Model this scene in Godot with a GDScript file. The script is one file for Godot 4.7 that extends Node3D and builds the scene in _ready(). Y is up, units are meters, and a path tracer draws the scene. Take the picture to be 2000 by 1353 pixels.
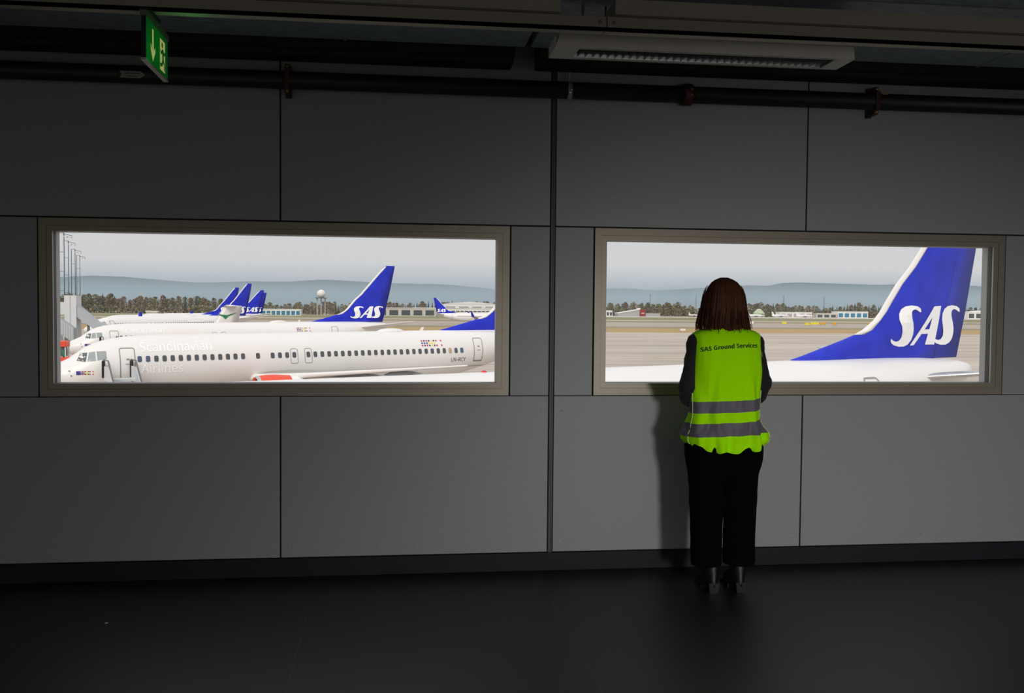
extends Node3D

const WALL_Z := -5.58      # face of the window wall
const APRON := -5.77       # airfield level, below the corridor floor at y = 0
var M := {}
var names := {}
var kids := {}
var flip := false
var rng := RandomNumberGenerator.new()
var noise := FastNoiseLite.new()
var cache := {}

# ------------------------------------------------------------------ nodes
func numbered(n: String) -> String:
	if names.has(n):
		names[n] += 1
		return "%s_%03d" % [n, names[n]]
	names[n] = 0
	return n

func thing(called: String, label: String, category: String, at := Vector3.ZERO, group := "") -> Node3D:
	var o := Node3D.new()
	o.name = numbered(called)
	add_child(o)
	o.position = at
	tag(o, label, category, group)
	return o

func tag(o: Node, label: String, category := "", group := "") -> void:
	o.set_meta("label", label)
	if category != "": o.set_meta("category", category)
	if group != "": o.set_meta("group", group)

func part(called: String, mesh: Mesh, material: Material, parent: Node, at := Vector3.ZERO, basis := Basis()) -> MeshInstance3D:
	var o := MeshInstance3D.new()
	var key := str(parent.get_instance_id()) + called
	if parent == self:
		o.name = numbered(called)
	else:
		if kids.has(key):
			kids[key] += 1
			o.name = "%s_%03d" % [called, kids[key]]
		else:
			kids[key] = 0
			o.name = called
	o.mesh = mesh
	if material: o.material_override = material
	parent.add_child(o, true)
	o.transform = Transform3D(basis, at)
	o.cast_shadow = GeometryInstance3D.SHADOW_CASTING_SETTING_ON
	return o

func struct(called: String, mesh: Mesh, material: Material, label := "") -> MeshInstance3D:
	var o := part(called, mesh, material, self)
	o.set_meta("kind", "structure")
	if label != "": o.set_meta("label", label)
	return o

func struct_node(called: String, label := "") -> Node3D:
	var o := Node3D.new()
	o.name = numbered(called)
	add_child(o)
	o.set_meta("kind", "structure")
	if label != "": o.set_meta("label", label)
	return o

# ------------------------------------------------------------------ materials
func mat(c: Color, rough := 0.6, metal := 0.0, spec := 0.5) -> StandardMaterial3D:
	var m := StandardMaterial3D.new()
	m.albedo_color = c
	m.roughness = rough
	m.metallic = metal
	m.metallic_specular = spec
	return m

func ntex(freq: float, c0: Color, c1: Color, seed_: int, size := 256, octaves := 4, type := FastNoiseLite.TYPE_SIMPLEX_SMOOTH) -> ImageTexture:
	var n := FastNoiseLite.new()
	n.seed = seed_
	n.frequency = freq
	n.noise_type = type
	n.fractal_octaves = octaves
	var im := n.get_seamless_image(size, size)
	var out := Image.create(size, size, false, Image.FORMAT_RGB8)
	for y in size:
		for x in size:
			out.set_pixel(x, y, c0.lerp(c1, im.get_pixel(x, y).r))
	return ImageTexture.create_from_image(out)

func tri_tex(m: StandardMaterial3D, t: Texture2D, s: Vector3, world := true) -> StandardMaterial3D:
	m.albedo_texture = t
	m.uv1_triplanar = true
	m.uv1_world_triplanar = world
	m.uv1_scale = s
	return m

func hx(s: String) -> Color:
	return Color.html(s)

# ------------------------------------------------------------------ meshes
func S(smooth := false) -> SurfaceTool:
	var st := SurfaceTool.new()
	st.begin(Mesh.PRIMITIVE_TRIANGLES)
	st.set_smooth_group(0 if smooth else -1)
	return st

func done(st: SurfaceTool) -> ArrayMesh:
	st.generate_normals()
	return st.commit()

func tri(st: SurfaceTool, a: Vector3, b: Vector3, c: Vector3) -> void:
	# a, b, c counter-clockwise from outside; Godot's fronts run clockwise
	if flip:
		a.z = -a.z; b.z = -b.z; c.z = -c.z
		st.add_vertex(a); st.add_vertex(b); st.add_vertex(c)
	else:
		st.add_vertex(a); st.add_vertex(c); st.add_vertex(b)

func quad(st: SurfaceTool, a: Vector3, b: Vector3, c: Vector3, d: Vector3) -> void:
	tri(st, a, b, c)
	tri(st, a, c, d)

func box(st: SurfaceTool, c: Vector3, s: Vector3, b := Basis()) -> void:
	var h := s * 0.5
	var p := []
	for i in 8:
		p.append(c + b * Vector3(h.x if i & 1 else -h.x, h.y if i & 2 else -h.y, h.z if i & 4 else -h.z))
	quad(st, p[4], p[5], p[7], p[6])
	quad(st, p[1], p[0], p[2], p[3])
	quad(st, p[5], p[1], p[3], p[7])
	quad(st, p[0], p[4], p[6], p[2])
	quad(st, p[6], p[7], p[3], p[2])
	quad(st, p[0], p[1], p[5], p[4])

func bx(st: SurfaceTool, x0: float, x1: float, y0: float, y1: float, z0: float, z1: float) -> void:
	box(st, Vector3((x0 + x1) * .5, (y0 + y1) * .5, (z0 + z1) * .5), Vector3(absf(x1 - x0), absf(y1 - y0), absf(z1 - z0)))

func boxmesh(x0: float, x1: float, y0: float, y1: float, z0: float, z1: float) -> ArrayMesh:
	var st := S()
	bx(st, x0, x1, y0, y1, z0, z1)
	return done(st)

func cbox(st: SurfaceTool, c: Vector3, s: Vector3, ch: float) -> void:
	# box with chamfered edges
	var h := s * 0.5
	var v := {}
	for i in 8:
		var g := Vector3(1 if i & 1 else -1, 1 if i & 2 else -1, 1 if i & 4 else -1)
		for a in 3:
			var q := Vector3(g.x * (h.x - ch), g.y * (h.y - ch), g.z * (h.z - ch))
			q[a] = g[a] * h[a]
			v[i * 3 + a] = c + q
	var f := [[4, 5, 7, 6, 2], [1, 0, 2, 3, 2], [5, 1, 3, 7, 0], [0, 4, 6, 2, 0], [6, 7, 3, 2, 1], [0, 1, 5, 4, 1]]
	for q in f:
		var a: int = q[4]
		quad(st, v[q[0] * 3 + a], v[q[1] * 3 + a], v[q[2] * 3 + a], v[q[3] * 3 + a])
	for a in 3:
		var b := (a + 1) % 3
		var d := (a + 2) % 3
		for sb in 2:
			for sd in 2:
				var i0: int = (sb << b) | (sd << d)
				var i1: int = i0 | (1 << a)
				var p0: Vector3 = v[i0 * 3 + b]; var p1: Vector3 = v[i1 * 3 + b]
				var r0: Vector3 = v[i0 * 3 + d]; var r1: Vector3 = v[i1 * 3 + d]
				var n := (p1 - p0).cross(r0 - p0)
				var outw := Vector3.ZERO
				outw[b] = 1.0 if sb else -1.0
				outw[d] = 1.0 if sd else -1.0
				if n.dot(outw) > 0: quad(st, p0, p1, r1, r0)
				else: quad(st, p0, r0, r1, p1)
	for i in 8:
		var p0: Vector3 = v[i * 3]; var p1: Vector3 = v[i * 3 + 1]; var p2: Vector3 = v[i * 3 + 2]
		var g := Vector3(1 if i & 1 else -1, 1 if i & 2 else -1, 1 if i & 4 else -1)
		if (p1 - p0).cross(p2 - p0).dot(g) > 0: tri(st, p0, p1, p2)
		else: tri(st, p0, p2, p1)

func ring(c: Vector3, r: float, n: int, ax: Vector3, up := Vector3.UP) -> Array:
	var a := ax.normalized()
	if absf(a.dot(up)) > 0.95: up = Vector3.RIGHT
	var u := up.cross(a).normalized()
	var w := a.cross(u)
	var out := []
	for i in n:
		var t := TAU * i / n
		out.append(c + (u * cos(t) + w * sin(t)) * r)
	return out

func loft(st: SurfaceTool, rings: Array, cap := true, closed := true) -> void:
	for k in rings.size() - 1:
		var p: Array = rings[k]; var q: Array = rings[k + 1]
		var n := p.size()
		for i in (n if closed else n - 1):
			var j := (i + 1) % n
			quad(st, p[i], p[j], q[j], q[i])
	if cap:
		for e in 2:
			var r: Array = rings[0] if e == 0 else rings[-1]
			var c := Vector3.ZERO
			for v in r: c += v
			c /= r.size()
			for i in r.size():
				var j := (i + 1) % r.size()
				if e == 0: tri(st, c, r[j], r[i])
				else: tri(st, c, r[i], r[j])

func tube(st: SurfaceTool, pts: Array, r: float, n := 8) -> void:
	var rings := []
	for k in pts.size():
		var a: Vector3 = pts[max(k - 1, 0)]; var b: Vector3 = pts[min(k + 1, pts.size() - 1)]
		rings.append(ring(pts[k], r, n, b - a))
	loft(st, rings)

func lathe(st: SurfaceTool, prof: Array, n: int, at := Vector3.ZERO, ax := Vector3.UP, cap := true) -> void:
	# prof: [radius, along]
	var rings := []
	for p in prof: rings.append(ring(at + ax.normalized() * p[1], maxf(p[0], 0.0005), n, ax))
	loft(st, rings, cap)

func prism(st: SurfaceTool, poly: PackedVector2Array, z0: float, z1: float, xf := Transform3D()) -> void:
	# polygon in x, y pushed from z0 to z1 (z1 > z0)
	if Geometry2D.is_polygon_clockwise(poly): poly.reverse()
	var ix := Geometry2D.triangulate_polygon(poly)
	for k in range(0, ix.size(), 3):
		var a := poly[ix[k]]; var b := poly[ix[k + 1]]; var c := poly[ix[k + 2]]
		if (b - a).cross(c - a) < 0:
			var t := b
			b = c; c = t
		tri(st, xf * Vector3(a.x, a.y, z1), xf * Vector3(b.x, b.y, z1), xf * Vector3(c.x, c.y, z1))
		tri(st, xf * Vector3(a.x, a.y, z0), xf * Vector3(c.x, c.y, z0), xf * Vector3(b.x, b.y, z0))
	for i in poly.size():
		var a := poly[i]; var b := poly[(i + 1) % poly.size()]
		quad(st, xf * Vector3(a.x, a.y, z0), xf * Vector3(b.x, b.y, z0), xf * Vector3(b.x, b.y, z1), xf * Vector3(a.x, a.y, z1))

func sphere(st: SurfaceTool, c: Vector3, r: Vector3, n := 16, m := 10) -> void:
	var rings := []
	for k in m + 1:
		var t := PI * k / m
		var rr := []
		for i in n:
			var a := TAU * i / n
			rr.append(c + Vector3(sin(a) * sin(t) * r.x, -cos(t) * r.y, cos(a) * sin(t) * r.z))
		rings.append(rr)
	loft(st, rings, false)

func lerp_table(t: Array, x: float, col: int) -> float:
	if x <= t[0][0]: return t[0][col]
	for k in t.size() - 1:
		if x <= t[k + 1][0]:
			var f: float = (x - t[k][0]) / (t[k + 1][0] - t[k][0])
			return lerpf(t[k][col], t[k + 1][col], f)
	return t[-1][col]

func text_points(s: String, bold := false) -> Array:
	# [vertices with cap height near 1 from the baseline, triangle indices]
	var f := SystemFont.new()
	f.font_names = PackedStringArray(["Droid Sans"])
	if bold: f.font_weight = 700
	var t := TextMesh.new()
	t.font = f
	t.text = s
	t.font_size = 96
	t.pixel_size = 0.0141
	t.depth = 0.0
	t.curve_step = 2.0
	t.horizontal_alignment = HORIZONTAL_ALIGNMENT_LEFT
	var ar := t.get_mesh_arrays()
	var v: PackedVector3Array = ar[Mesh.ARRAY_VERTEX]
	var ix: PackedInt32Array = ar[Mesh.ARRAY_INDEX] if ar[Mesh.ARRAY_INDEX] != null else PackedInt32Array(range(v.size()))
	var lo := Vector2(INF, INF); var hi := Vector2(-INF, -INF)
	for p in v:
		lo = lo.min(Vector2(p.x, p.y)); hi = hi.max(Vector2(p.x, p.y))
	return [v, ix, lo, hi]

func text_mesh(s: String, width: float, place: Callable, bold := false) -> ArrayMesh:
	# writes s over width; place(u, v) with u in 0..width and v up from the baseline gives a point
	var t := text_points(s, bold)
	var lo: Vector2 = t[2]; var hi: Vector2 = t[3]
	var k := width / (hi.x - lo.x)
	var st := S()
	var v: PackedVector3Array = t[0]; var ix: PackedInt32Array = t[1]
	for i in range(0, ix.size(), 3):
		var q := []
		for j in 3:
			var p := v[ix[i + j]]
			q.append(Vector2((p.x - lo.x) * k, (p.y - lo.y) * k))
		var a: Vector2 = q[0]; var b: Vector2 = q[1]; var c: Vector2 = q[2]
		if (b - a).cross(c - a) < 0:
			var w := b
			b = c; c = w
		tri(st, place.call(a.x, a.y), place.call(b.x, b.y), place.call(c.x, c.y))
	return done(st)

# ------------------------------------------------------------------ scene
func _ready() -> void:
	rng.seed = 11
	noise.seed = 5
	noise.frequency = 1.0
	noise.fractal_octaves = 2
	# camera
	var cam := Camera3D.new()
	cam.name = "camera"
	cam.fov = rad_to_deg(2.0 * atan(676.5 / 1900.0))
	cam.near = 0.05
	cam.far = 20000.0
	cam.position = Vector3(0, 1.53, 0)
	cam.rotation_degrees = Vector3(-2.2, -7.1, 0.49)
	add_child(cam)
	cam.current = true
	# overcast sky, brighter overhead
	var sky := ProceduralSkyMaterial.new()
	sky.sky_horizon_color = Color(0.822, 0.824, 0.832)
	sky.sky_top_color = Color(0.97, 0.98, 1.0)
	sky.sky_curve = 0.6
	sky.sky_energy_multiplier = 1.0
	sky.ground_horizon_color = Color(0.62, 0.6, 0.57)
	sky.ground_bottom_color = Color(0.55, 0.53, 0.5)
	sky.sun_angle_max = 1.0
	var env := Environment.new()
	env.background_mode = Environment.BG_SKY
	env.sky = Sky.new()
	env.sky.sky_material = sky
	env.tonemap_mode = Environment.TONE_MAPPER_LINEAR
	env.tonemap_exposure = 1.0
	env.volumetric_fog_enabled = true
	env.volumetric_fog_density = 0.0
	env.sdfgi_enabled = true
	env.ssao_enabled = true
	env.ssil_enabled = true
	var we := WorldEnvironment.new()
	we.name = "world_environment"
	we.environment = env
	add_child(we)
	# sun behind thin cloud, behind the building
	var sun := DirectionalLight3D.new()
	sun.name = "sun"
	sun.light_color = Color(1.0, 0.97, 0.93)
	sun.light_energy = 0.55
	sun.light_angular_distance = 24.0
	sun.shadow_enabled = true
	sun.sky_mode = DirectionalLight3D.SKY_MODE_LIGHT_ONLY
	sun.rotation_degrees = Vector3(-38, -22, 0)
	add_child(sun)
	materials()
	print("room")
	build_room()
	build_windows()
	build_services()
	print("lamp")
	build_lamp()
	print("outside")
	build_ground()
	build_planes()
	build_airfield()
	print("trees")
	build_trees()
	print("person")
	build_person()
	# scrap of paper lying on the floor
	var sc := S()
	box(sc, Vector3(0, .002, 0), Vector3(.013, .003, .007), Basis(Vector3.UP, .5))
	tag(part("paper_scrap", done(sc), M.wall_white, self, Vector3(-1.356, 0, -4.84)), "tiny white paper scrap on the dark floor", "litter")
	print("done")

func materials() -> void:
	M.panel = tri_tex(mat(Color.WHITE, 0.5), ntex(0.09, hx("898a8c"), hx("8f9092"), 3, 256, 5), Vector3.ONE * 1.7)
	M.backing = mat(hx("0c0c0d"), 0.8)
	M.shell = mat(hx("202123"), 0.8)
	M.joint = mat(hx("3c3e3e"), 0.5, 0.3)
	M.frame = tri_tex(mat(Color.WHITE, 0.42, 0.35), ntex(0.05, hx("7c7466"), hx("887f70"), 8, 256, 4), Vector3(1.2, 9, 1.2))
	M.bead = mat(hx("847b6c"), 0.42, 0.35)
	M.spacer = mat(hx("d8d8d4"), 0.4, 0.2)
	M.gasket = mat(hx("1c1e24"), 0.6)
	M.reveal = mat(hx("b9b8b5"), 0.6)
	M.glass = mat(Color(0.93, 0.97, 0.95, 0.03), 0.02, 0.0, 0.25)
	M.glass.transparency = BaseMaterial3D.TRANSPARENCY_ALPHA
	M.floor = tri_tex(mat(Color.WHITE, 0.47, 0.0, 0.55), ntex(0.25, hx("0b0c0e"), hx("14161a"), 21, 512, 4), Vector3.ONE * 1.3)
	M.seam = mat(hx("4a4d4e"), 0.5)
	M.base = mat(hx("15161d"), 0.6, 0.0, 0.35)
	M.screw = mat(hx("a5a6a7"), 0.35, 0.6)
	M.ceiling = mat(hx("0b0b0b"), 0.9)
	M.duct = tri_tex(mat(Color.WHITE, 0.5, 0.3), ntex(0.035, hx("747f88"), hx("a3b0ba"), 31, 256, 5), Vector3(0.9, 3, 3.2))
	M.tray = mat(hx("9a968b"), 0.45, 0.35)
	M.tray2 = mat(hx("a5a196"), 0.5, 0.3)
	M.steel = mat(hx("181817"), 0.6, 0.2)
	M.pipe = mat(hx("151a19"), 0.5)
	M.clamp = mat(hx("3c1512"), 0.6, 0.0)
	M.brass = mat(hx("a98a4a"), 0.4, 0.7)
	M.lamp_white = mat(hx("c9c6c0"), 0.5)
	M.louvre = mat(hx("9aa2a2"), 0.3, 0.85)
	M.black = mat(hx("0d0d0e"), 0.55)
	M.sticker = mat(hx("9c9b96"), 0.6)
	M.sign_green = mat(hx("0a8f3c"), 0.4)
	M.sign_green.emission_enabled = true
	M.sign_green.emission = Color(0.0, 0.36, 0.1)
	M.sign_green.emission_energy_multiplier = 0.2
	M.sign_cream = mat(hx("e9e2b0"), 0.4)
	M.sign_cream.emission_enabled = true
	M.sign_cream.emission = Color(0.78, 0.74, 0.45)
	M.sign_cream.emission_energy_multiplier = 0.42
	M.sign_rail = mat(hx("b9b4b4"), 0.35, 0.5)
	# outside
	M.apron = tri_tex(mat(Color.WHITE, 0.85), ntex(0.02, hx("9c9186"), hx("cdc1b4"), 41, 512, 5), Vector3(0.0016, 0.02, 0.016))
	M.apron_line = mat(hx("c9b95c"), 0.8)
	M.grass_dry = tri_tex(mat(Color.WHITE, 0.95), ntex(0.03, hx("9b8350"), hx("b89b63"), 43, 256, 5), Vector3(0.003, 0.02, 0.03))
	M.grass_tan = tri_tex(mat(Color.WHITE, 0.95), ntex(0.03, hx("827659"), hx("9b8d6c"), 44, 256, 5), Vector3(0.002, 0.02, 0.02))
	M.grass_green = tri_tex(mat(Color.WHITE, 0.95), ntex(0.03, hx("78754f"), hx("8d8a62"), 45, 256, 5), Vector3(0.003, 0.02, 0.02))
	M.runway = mat(hx("a79c90"), 0.9)
	M.pale = mat(hx("c3bbb0"), 0.9)
	M.white = mat(hx("e9e6e3"), 0.35)
	M.white_text = mat(hx("ffffff"), 0.3, 0.0, 0.7)
	M.wing_grey = mat(hx("96928b"), 0.5)
	M.bare = mat(hx("c8c8c6"), 0.3, 0.7)
	M.blue = tri_tex(mat(Color.WHITE, 0.45, 0.0, 0.3), ntex(0.012, hx("0b1bb0"), hx("1c30cf"), 51, 256, 3), Vector3(0.35, 0.2, 0.2), false)
	M.cabin = mat(hx("4a4e52"), 0.25)
	M.cabin_blue = mat(hx("46586e"), 0.25)
	M.cabin_shade = mat(hx("b99f7c"), 0.5)
	M.cockpit = mat(hx("9aa2a2"), 0.12)  # sky reflection put into the glass colour as pale grey
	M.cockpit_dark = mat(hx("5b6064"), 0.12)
	M.outline = mat(hx("95928d"), 0.6)
	M.letter_dark = mat(hx("3d3936"), 0.6)
	M.red = mat(hx("e8482c"), 0.4)
	M.tyre = mat(hx("1c1c1c"), 0.8)
	M.gear = mat(hx("6e6e6c"), 0.5, 0.3)
	M.dot_red = mat(hx("d8283a"), 0.5)
	M.dot_blue = mat(hx("1d2a86"), 0.5)
	M.dot_yellow = mat(hx("f0dc3a"), 0.5)
	M.green_paint = mat(hx("0f7a4a"), 0.5)
	M.cladding = mat(hx("aab0b4"), 0.6)
	M.cladding_light = mat(hx("cdcfd0"), 0.6)
	M.mast = mat(hx("5c646c"), 0.6, 0.2)
	M.yellow = mat(hx("e0d022"), 0.6)
	M.orange = mat(hx("d89a20"), 0.6)
	M.barn_red = mat(hx("8a3038"), 0.8)
	M.wall_white = mat(hx("e4e2df"), 0.7)
	M.wall_beige = mat(hx("c9c3b8"), 0.8)
	M.wall_green = mat(hx("bccbaa"), 0.8)
	M.roof_grey = mat(hx("a7a6a4"), 0.8)
	M.pane_blue = mat(hx("3d7f9f"), 0.2)
	M.pane_dark = mat(hx("4b5358"), 0.3)
	M.hill = tri_tex(mat(Color.WHITE, 1.0, 0.0, 0.0), ntex(0.02, hx("37453f"), hx("4d5a48"), 81, 256, 5), Vector3.ONE * 0.0012)
	M.skin = mat(hx("d7a58a"), 0.55)
	M.skin.subsurf_scatter_enabled = true
	M.skin.subsurf_scatter_strength = 0.2
	M.jumper = mat(hx("17151a"), 0.9)
	M.jumper.rim_enabled = true
	M.jumper.rim = 0.25
	M.trousers = mat(hx("06070b"), 1.0, 0.0, 0.15)
	M.boot = mat(hx("0b0b0b"), 0.45)
	M.hair = tri_tex(mat(Color.WHITE, 0.55, 0.0, 0.3), ntex(0.05, hx("472c1f"), hx("7a4c31"), 61, 256, 4), Vector3(26, 1.5, 26), false)
	M.hair.backlight_enabled = true
	M.hair.backlight = Color(1.0, 0.5, 0.25)
	M.vest = mat(hx("aeff00"), 0.9, 0.0, 0.2)
	M.vest.backlight_enabled = true
	M.vest.backlight = Color(0.30, 0.42, 0.0)
	M.tape = tri_tex(mat(Color.WHITE, 0.6, 0.0, 0.4), ntex(0.06, hx("5b5760"), hx("67626b"), 71, 128, 3), Vector3.ONE * 9.0, false)
	M.piping = mat(hx("c9d88a"), 0.6)
	M.vest_text = mat(hx("163018"), 0.7)

# ------------------------------------------------------------------ room
func build_room() -> void:
	var x0 := -9.0; var x1 := 13.0; var zr := 1.9; var top := 3.4
	# floor: sheets with welded joints
	var fl := struct_node("floor", "dark vinyl floor with thin welded joints")
	var st := S()
	bx(st, x0 - .3, x1 + .3, -0.25, -0.006, WALL_Z - .24, zr + .3)
	part("screed", done(st), M.backing, fl)
	var xs := [x0, -7.96, -6.70, -5.44, -4.19, -2.94, -1.68, -0.41, 0.845, 2.085, 3.34, 4.59, 5.84, 7.10, 8.36, 9.62, 10.88, x1]
	for i in xs.size() - 1:
		part("vinyl_sheet", boxmesh(xs[i] + .0015, xs[i + 1] - .0015, -0.006, 0.0, WALL_Z, zr), M.floor, fl)
		if i > 0: part("weld_seam", boxmesh(xs[i] - .0015, xs[i] + .0015, -0.006, -0.0003, WALL_Z, zr), M.seam, fl)
	struct("ceiling", boxmesh(x0 - .3, x1 + .3, top, top + .3, WALL_Z - .24, zr + .3), M.ceiling, "black ceiling void above ducts and trays")
	struct("wall_left", boxmesh(x0 - .3, x0, -.25, top, WALL_Z - .24, zr + .3), M.shell, "dark end wall of corridor")
	struct("wall_right", boxmesh(x1, x1 + .3, -.25, top, WALL_Z - .24, zr + .3), M.shell, "dark end wall of corridor")
	# rear wall: glazed facade with posts
	st = S()
	var ry0 := .12; var ry1 := 2.75
	bx(st, x0, x1, 0, ry0, zr, zr + .24)
	bx(st, x0, x1, ry1, top, zr, zr + .24)
	var wr := struct("wall_rear", done(st), M.shell, "glazed rear wall of corridor with dark posts")
	var posts := [x0, -4.75, 2.05, 8.95, x1]
	for k in 4:
		part("facade_post", boxmesh(posts[k], posts[k] + .1, ry0, ry1, zr + .05, zr + .2), M.shell, wr)
		part("pane", boxmesh(posts[k] + .1, posts[k + 1], ry0, ry1, zr + .1, zr + .11), M.glass, wr)
	# window wall
	var zb := WALL_Z - .014; var zo := WALL_Z - .15
	st = S()
	bx(st, x0, x1, 0, 1.03, zo, zb)
	bx(st, x0, x1, 2.006, top, zo, zb)
	bx(st, x0, -1.903, 1.03, 2.006, zo, zb)
	bx(st, 0.678, 1.176, 1.03, 2.006, zo, zb)
	bx(st, 3.743, x1, 1.03, 2.006, zo, zb)
	var w := struct("wall_front", done(st), M.backing, "grey panelled wall with two long windows")
	var cols := [-8.9, -6.83, -5.28, -3.725, -2.17, -0.616, 0.914, 2.461, 4.01, 5.56, 7.11, 8.66, 10.21, 12.9]
	for i in cols.size() - 1:
		var a: float = cols[i]; var b: float = cols[i + 1]
		if i == 6: a = .944 - .0035
		var near: bool = i >= 4 and i <= 7
		panel(w, a, b, .1084, 1.0258, near, true)
		panel(w, a, b, 2.0102, 3.05, near, false)
		if i < 4 or i > 7: panel(w, a, b, 1.0258, 2.0102, false, false)
	panel(w, -2.17, -1.9067, 1.0258, 2.0102, false, false)
	panel(w, .6819, .914, 1.0258, 2.0102, false, false)
	panel(w, .9405, 1.1722, 1.0258, 2.0102, false, false)
	panel(w, 3.7473, 4.01, 1.0258, 2.0102, false, false)
	# expansion joint profile
	st = S()
	bx(st, .9185, .9405, .1, 3.05, WALL_Z - .014, WALL_Z - .007)
	bx(st, .931, .9385, .1, 3.05, WALL_Z - .007, WALL_Z - .002)
	struct("trim_1", done(st), M.joint, "vertical joint profile between wall panels")
	st = S()
	cbox(st, Vector3((x0 + x1) * .5, .0535, WALL_Z - .007), Vector3(x1 - x0, .107, .014), .002)
	struct("baseboard_front", done(st), M.base, "dark blue skirting under the grey panels")

func panel(w: Node, a: float, b: float, y0: float, y1: float, screws: bool, low: bool) -> void:
	var g := .0042
	var st := S()
	cbox(st, Vector3((a + b) * .5, (y0 + y1) * .5 + (g * .5 if low else 0.0), WALL_Z - .006), Vector3(b - a - 2 * g, y1 - y0 - 2 * g + (g if low else 0.0), .012), .0012)
	var p := part("wall_panel", done(st), M.panel, w)
	if not screws: return
	if not cache.has("screw"):
		var s := S(true)
		lathe(s, [[.0055, 0.0], [.0052, .0012], [.003, .0022], [.0006, .0026]], 10, Vector3.ZERO, Vector3.BACK)
		cache.screw = done(s)
	for x in [a + .048, lerpf(a, b, .5), b - .046]:
		for y in ([y0 + .062, y1 - .085] if low else [y0 + .085]):
			part("screw", cache.screw, M.screw, p, Vector3(x, y, WALL_Z))

func mitred(st: SurfaceTool, x0: float, x1: float, y0: float, y1: float, wd: float, z0: float, z1: float, side: int) -> void:
	# one member of a rectangular frame, inside the rectangle, ends cut at 45 degrees
	var p: PackedVector2Array
	match side:
		0: p = PackedVector2Array([Vector2(x0, y1), Vector2(x0 + wd, y1 - wd), Vector2(x1 - wd, y1 - wd), Vector2(x1, y1)])
		1: p = PackedVector2Array([Vector2(x0, y0), Vector2(x1, y0), Vector2(x1 - wd, y0 + wd), Vector2(x0 + wd, y0 + wd)])
		2: p = PackedVector2Array([Vector2(x0, y0), Vector2(x0 + wd, y0 + wd), Vector2(x0 + wd, y1 - wd), Vector2(x0, y1)])
		_: p = PackedVector2Array([Vector2(x1, y0), Vector2(x1, y1), Vector2(x1 - wd, y1 - wd), Vector2(x1 - wd, y0 + wd)])
	prism(st, p, z0, z1)

func build_windows() -> void:
	var n := 0
	for r in [[-1.9067, .6819], [1.1722, 3.7473]]:
		n += 1
		var x0: float = r[0] + .005; var x1: float = r[1] - .005
		var y0 := 1.0308; var y1 := 2.0052
		var w := struct_node("window_%d" % n, ["long window with bronze frame looking onto parked airliners", "long window with bronze frame that the person looks out of"][n - 1])
		for side in 4:
			var st := S()
			mitred(st, x0, x1, y0, y1, .0405, WALL_Z - .02, WALL_Z + .004, side)
			part("frame_member", done(st), M.frame, w)
			st = S()
			mitred(st, x0 + .0415, x1 - .0415, y0 + .0415, y1 - .0415, .029, WALL_Z - .007, WALL_Z + .0015, side)
			part("glazing_bead", done(st), M.bead, w)
			st = S()
			mitred(st, x0 + .060, x1 - .060, y0 + .060, y1 - .060, .0105, WALL_Z - .014, WALL_Z - .007, side)
			part("spacer_bar", done(st), M.spacer, w)
			st = S()
			mitred(st, x0 + .058, x1 - .058, y0 + .058, y1 - .058, .0125, WALL_Z - .062, WALL_Z - .014, side)
			part("gasket", done(st), M.gasket, w)
			st = S()
			mitred(st, x0 + .012, x1 - .012, y0 + .012, y1 - .012, .0585, WALL_Z - .12, WALL_Z - .062, side)
			part("outer_reveal", done(st), M.reveal, w)
		part("pane", boxmesh(x0 + .066, x1 - .066, y0 + .066, y1 - .066, WALL_Z - .024, WALL_Z - .018), M.glass, w)

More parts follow.
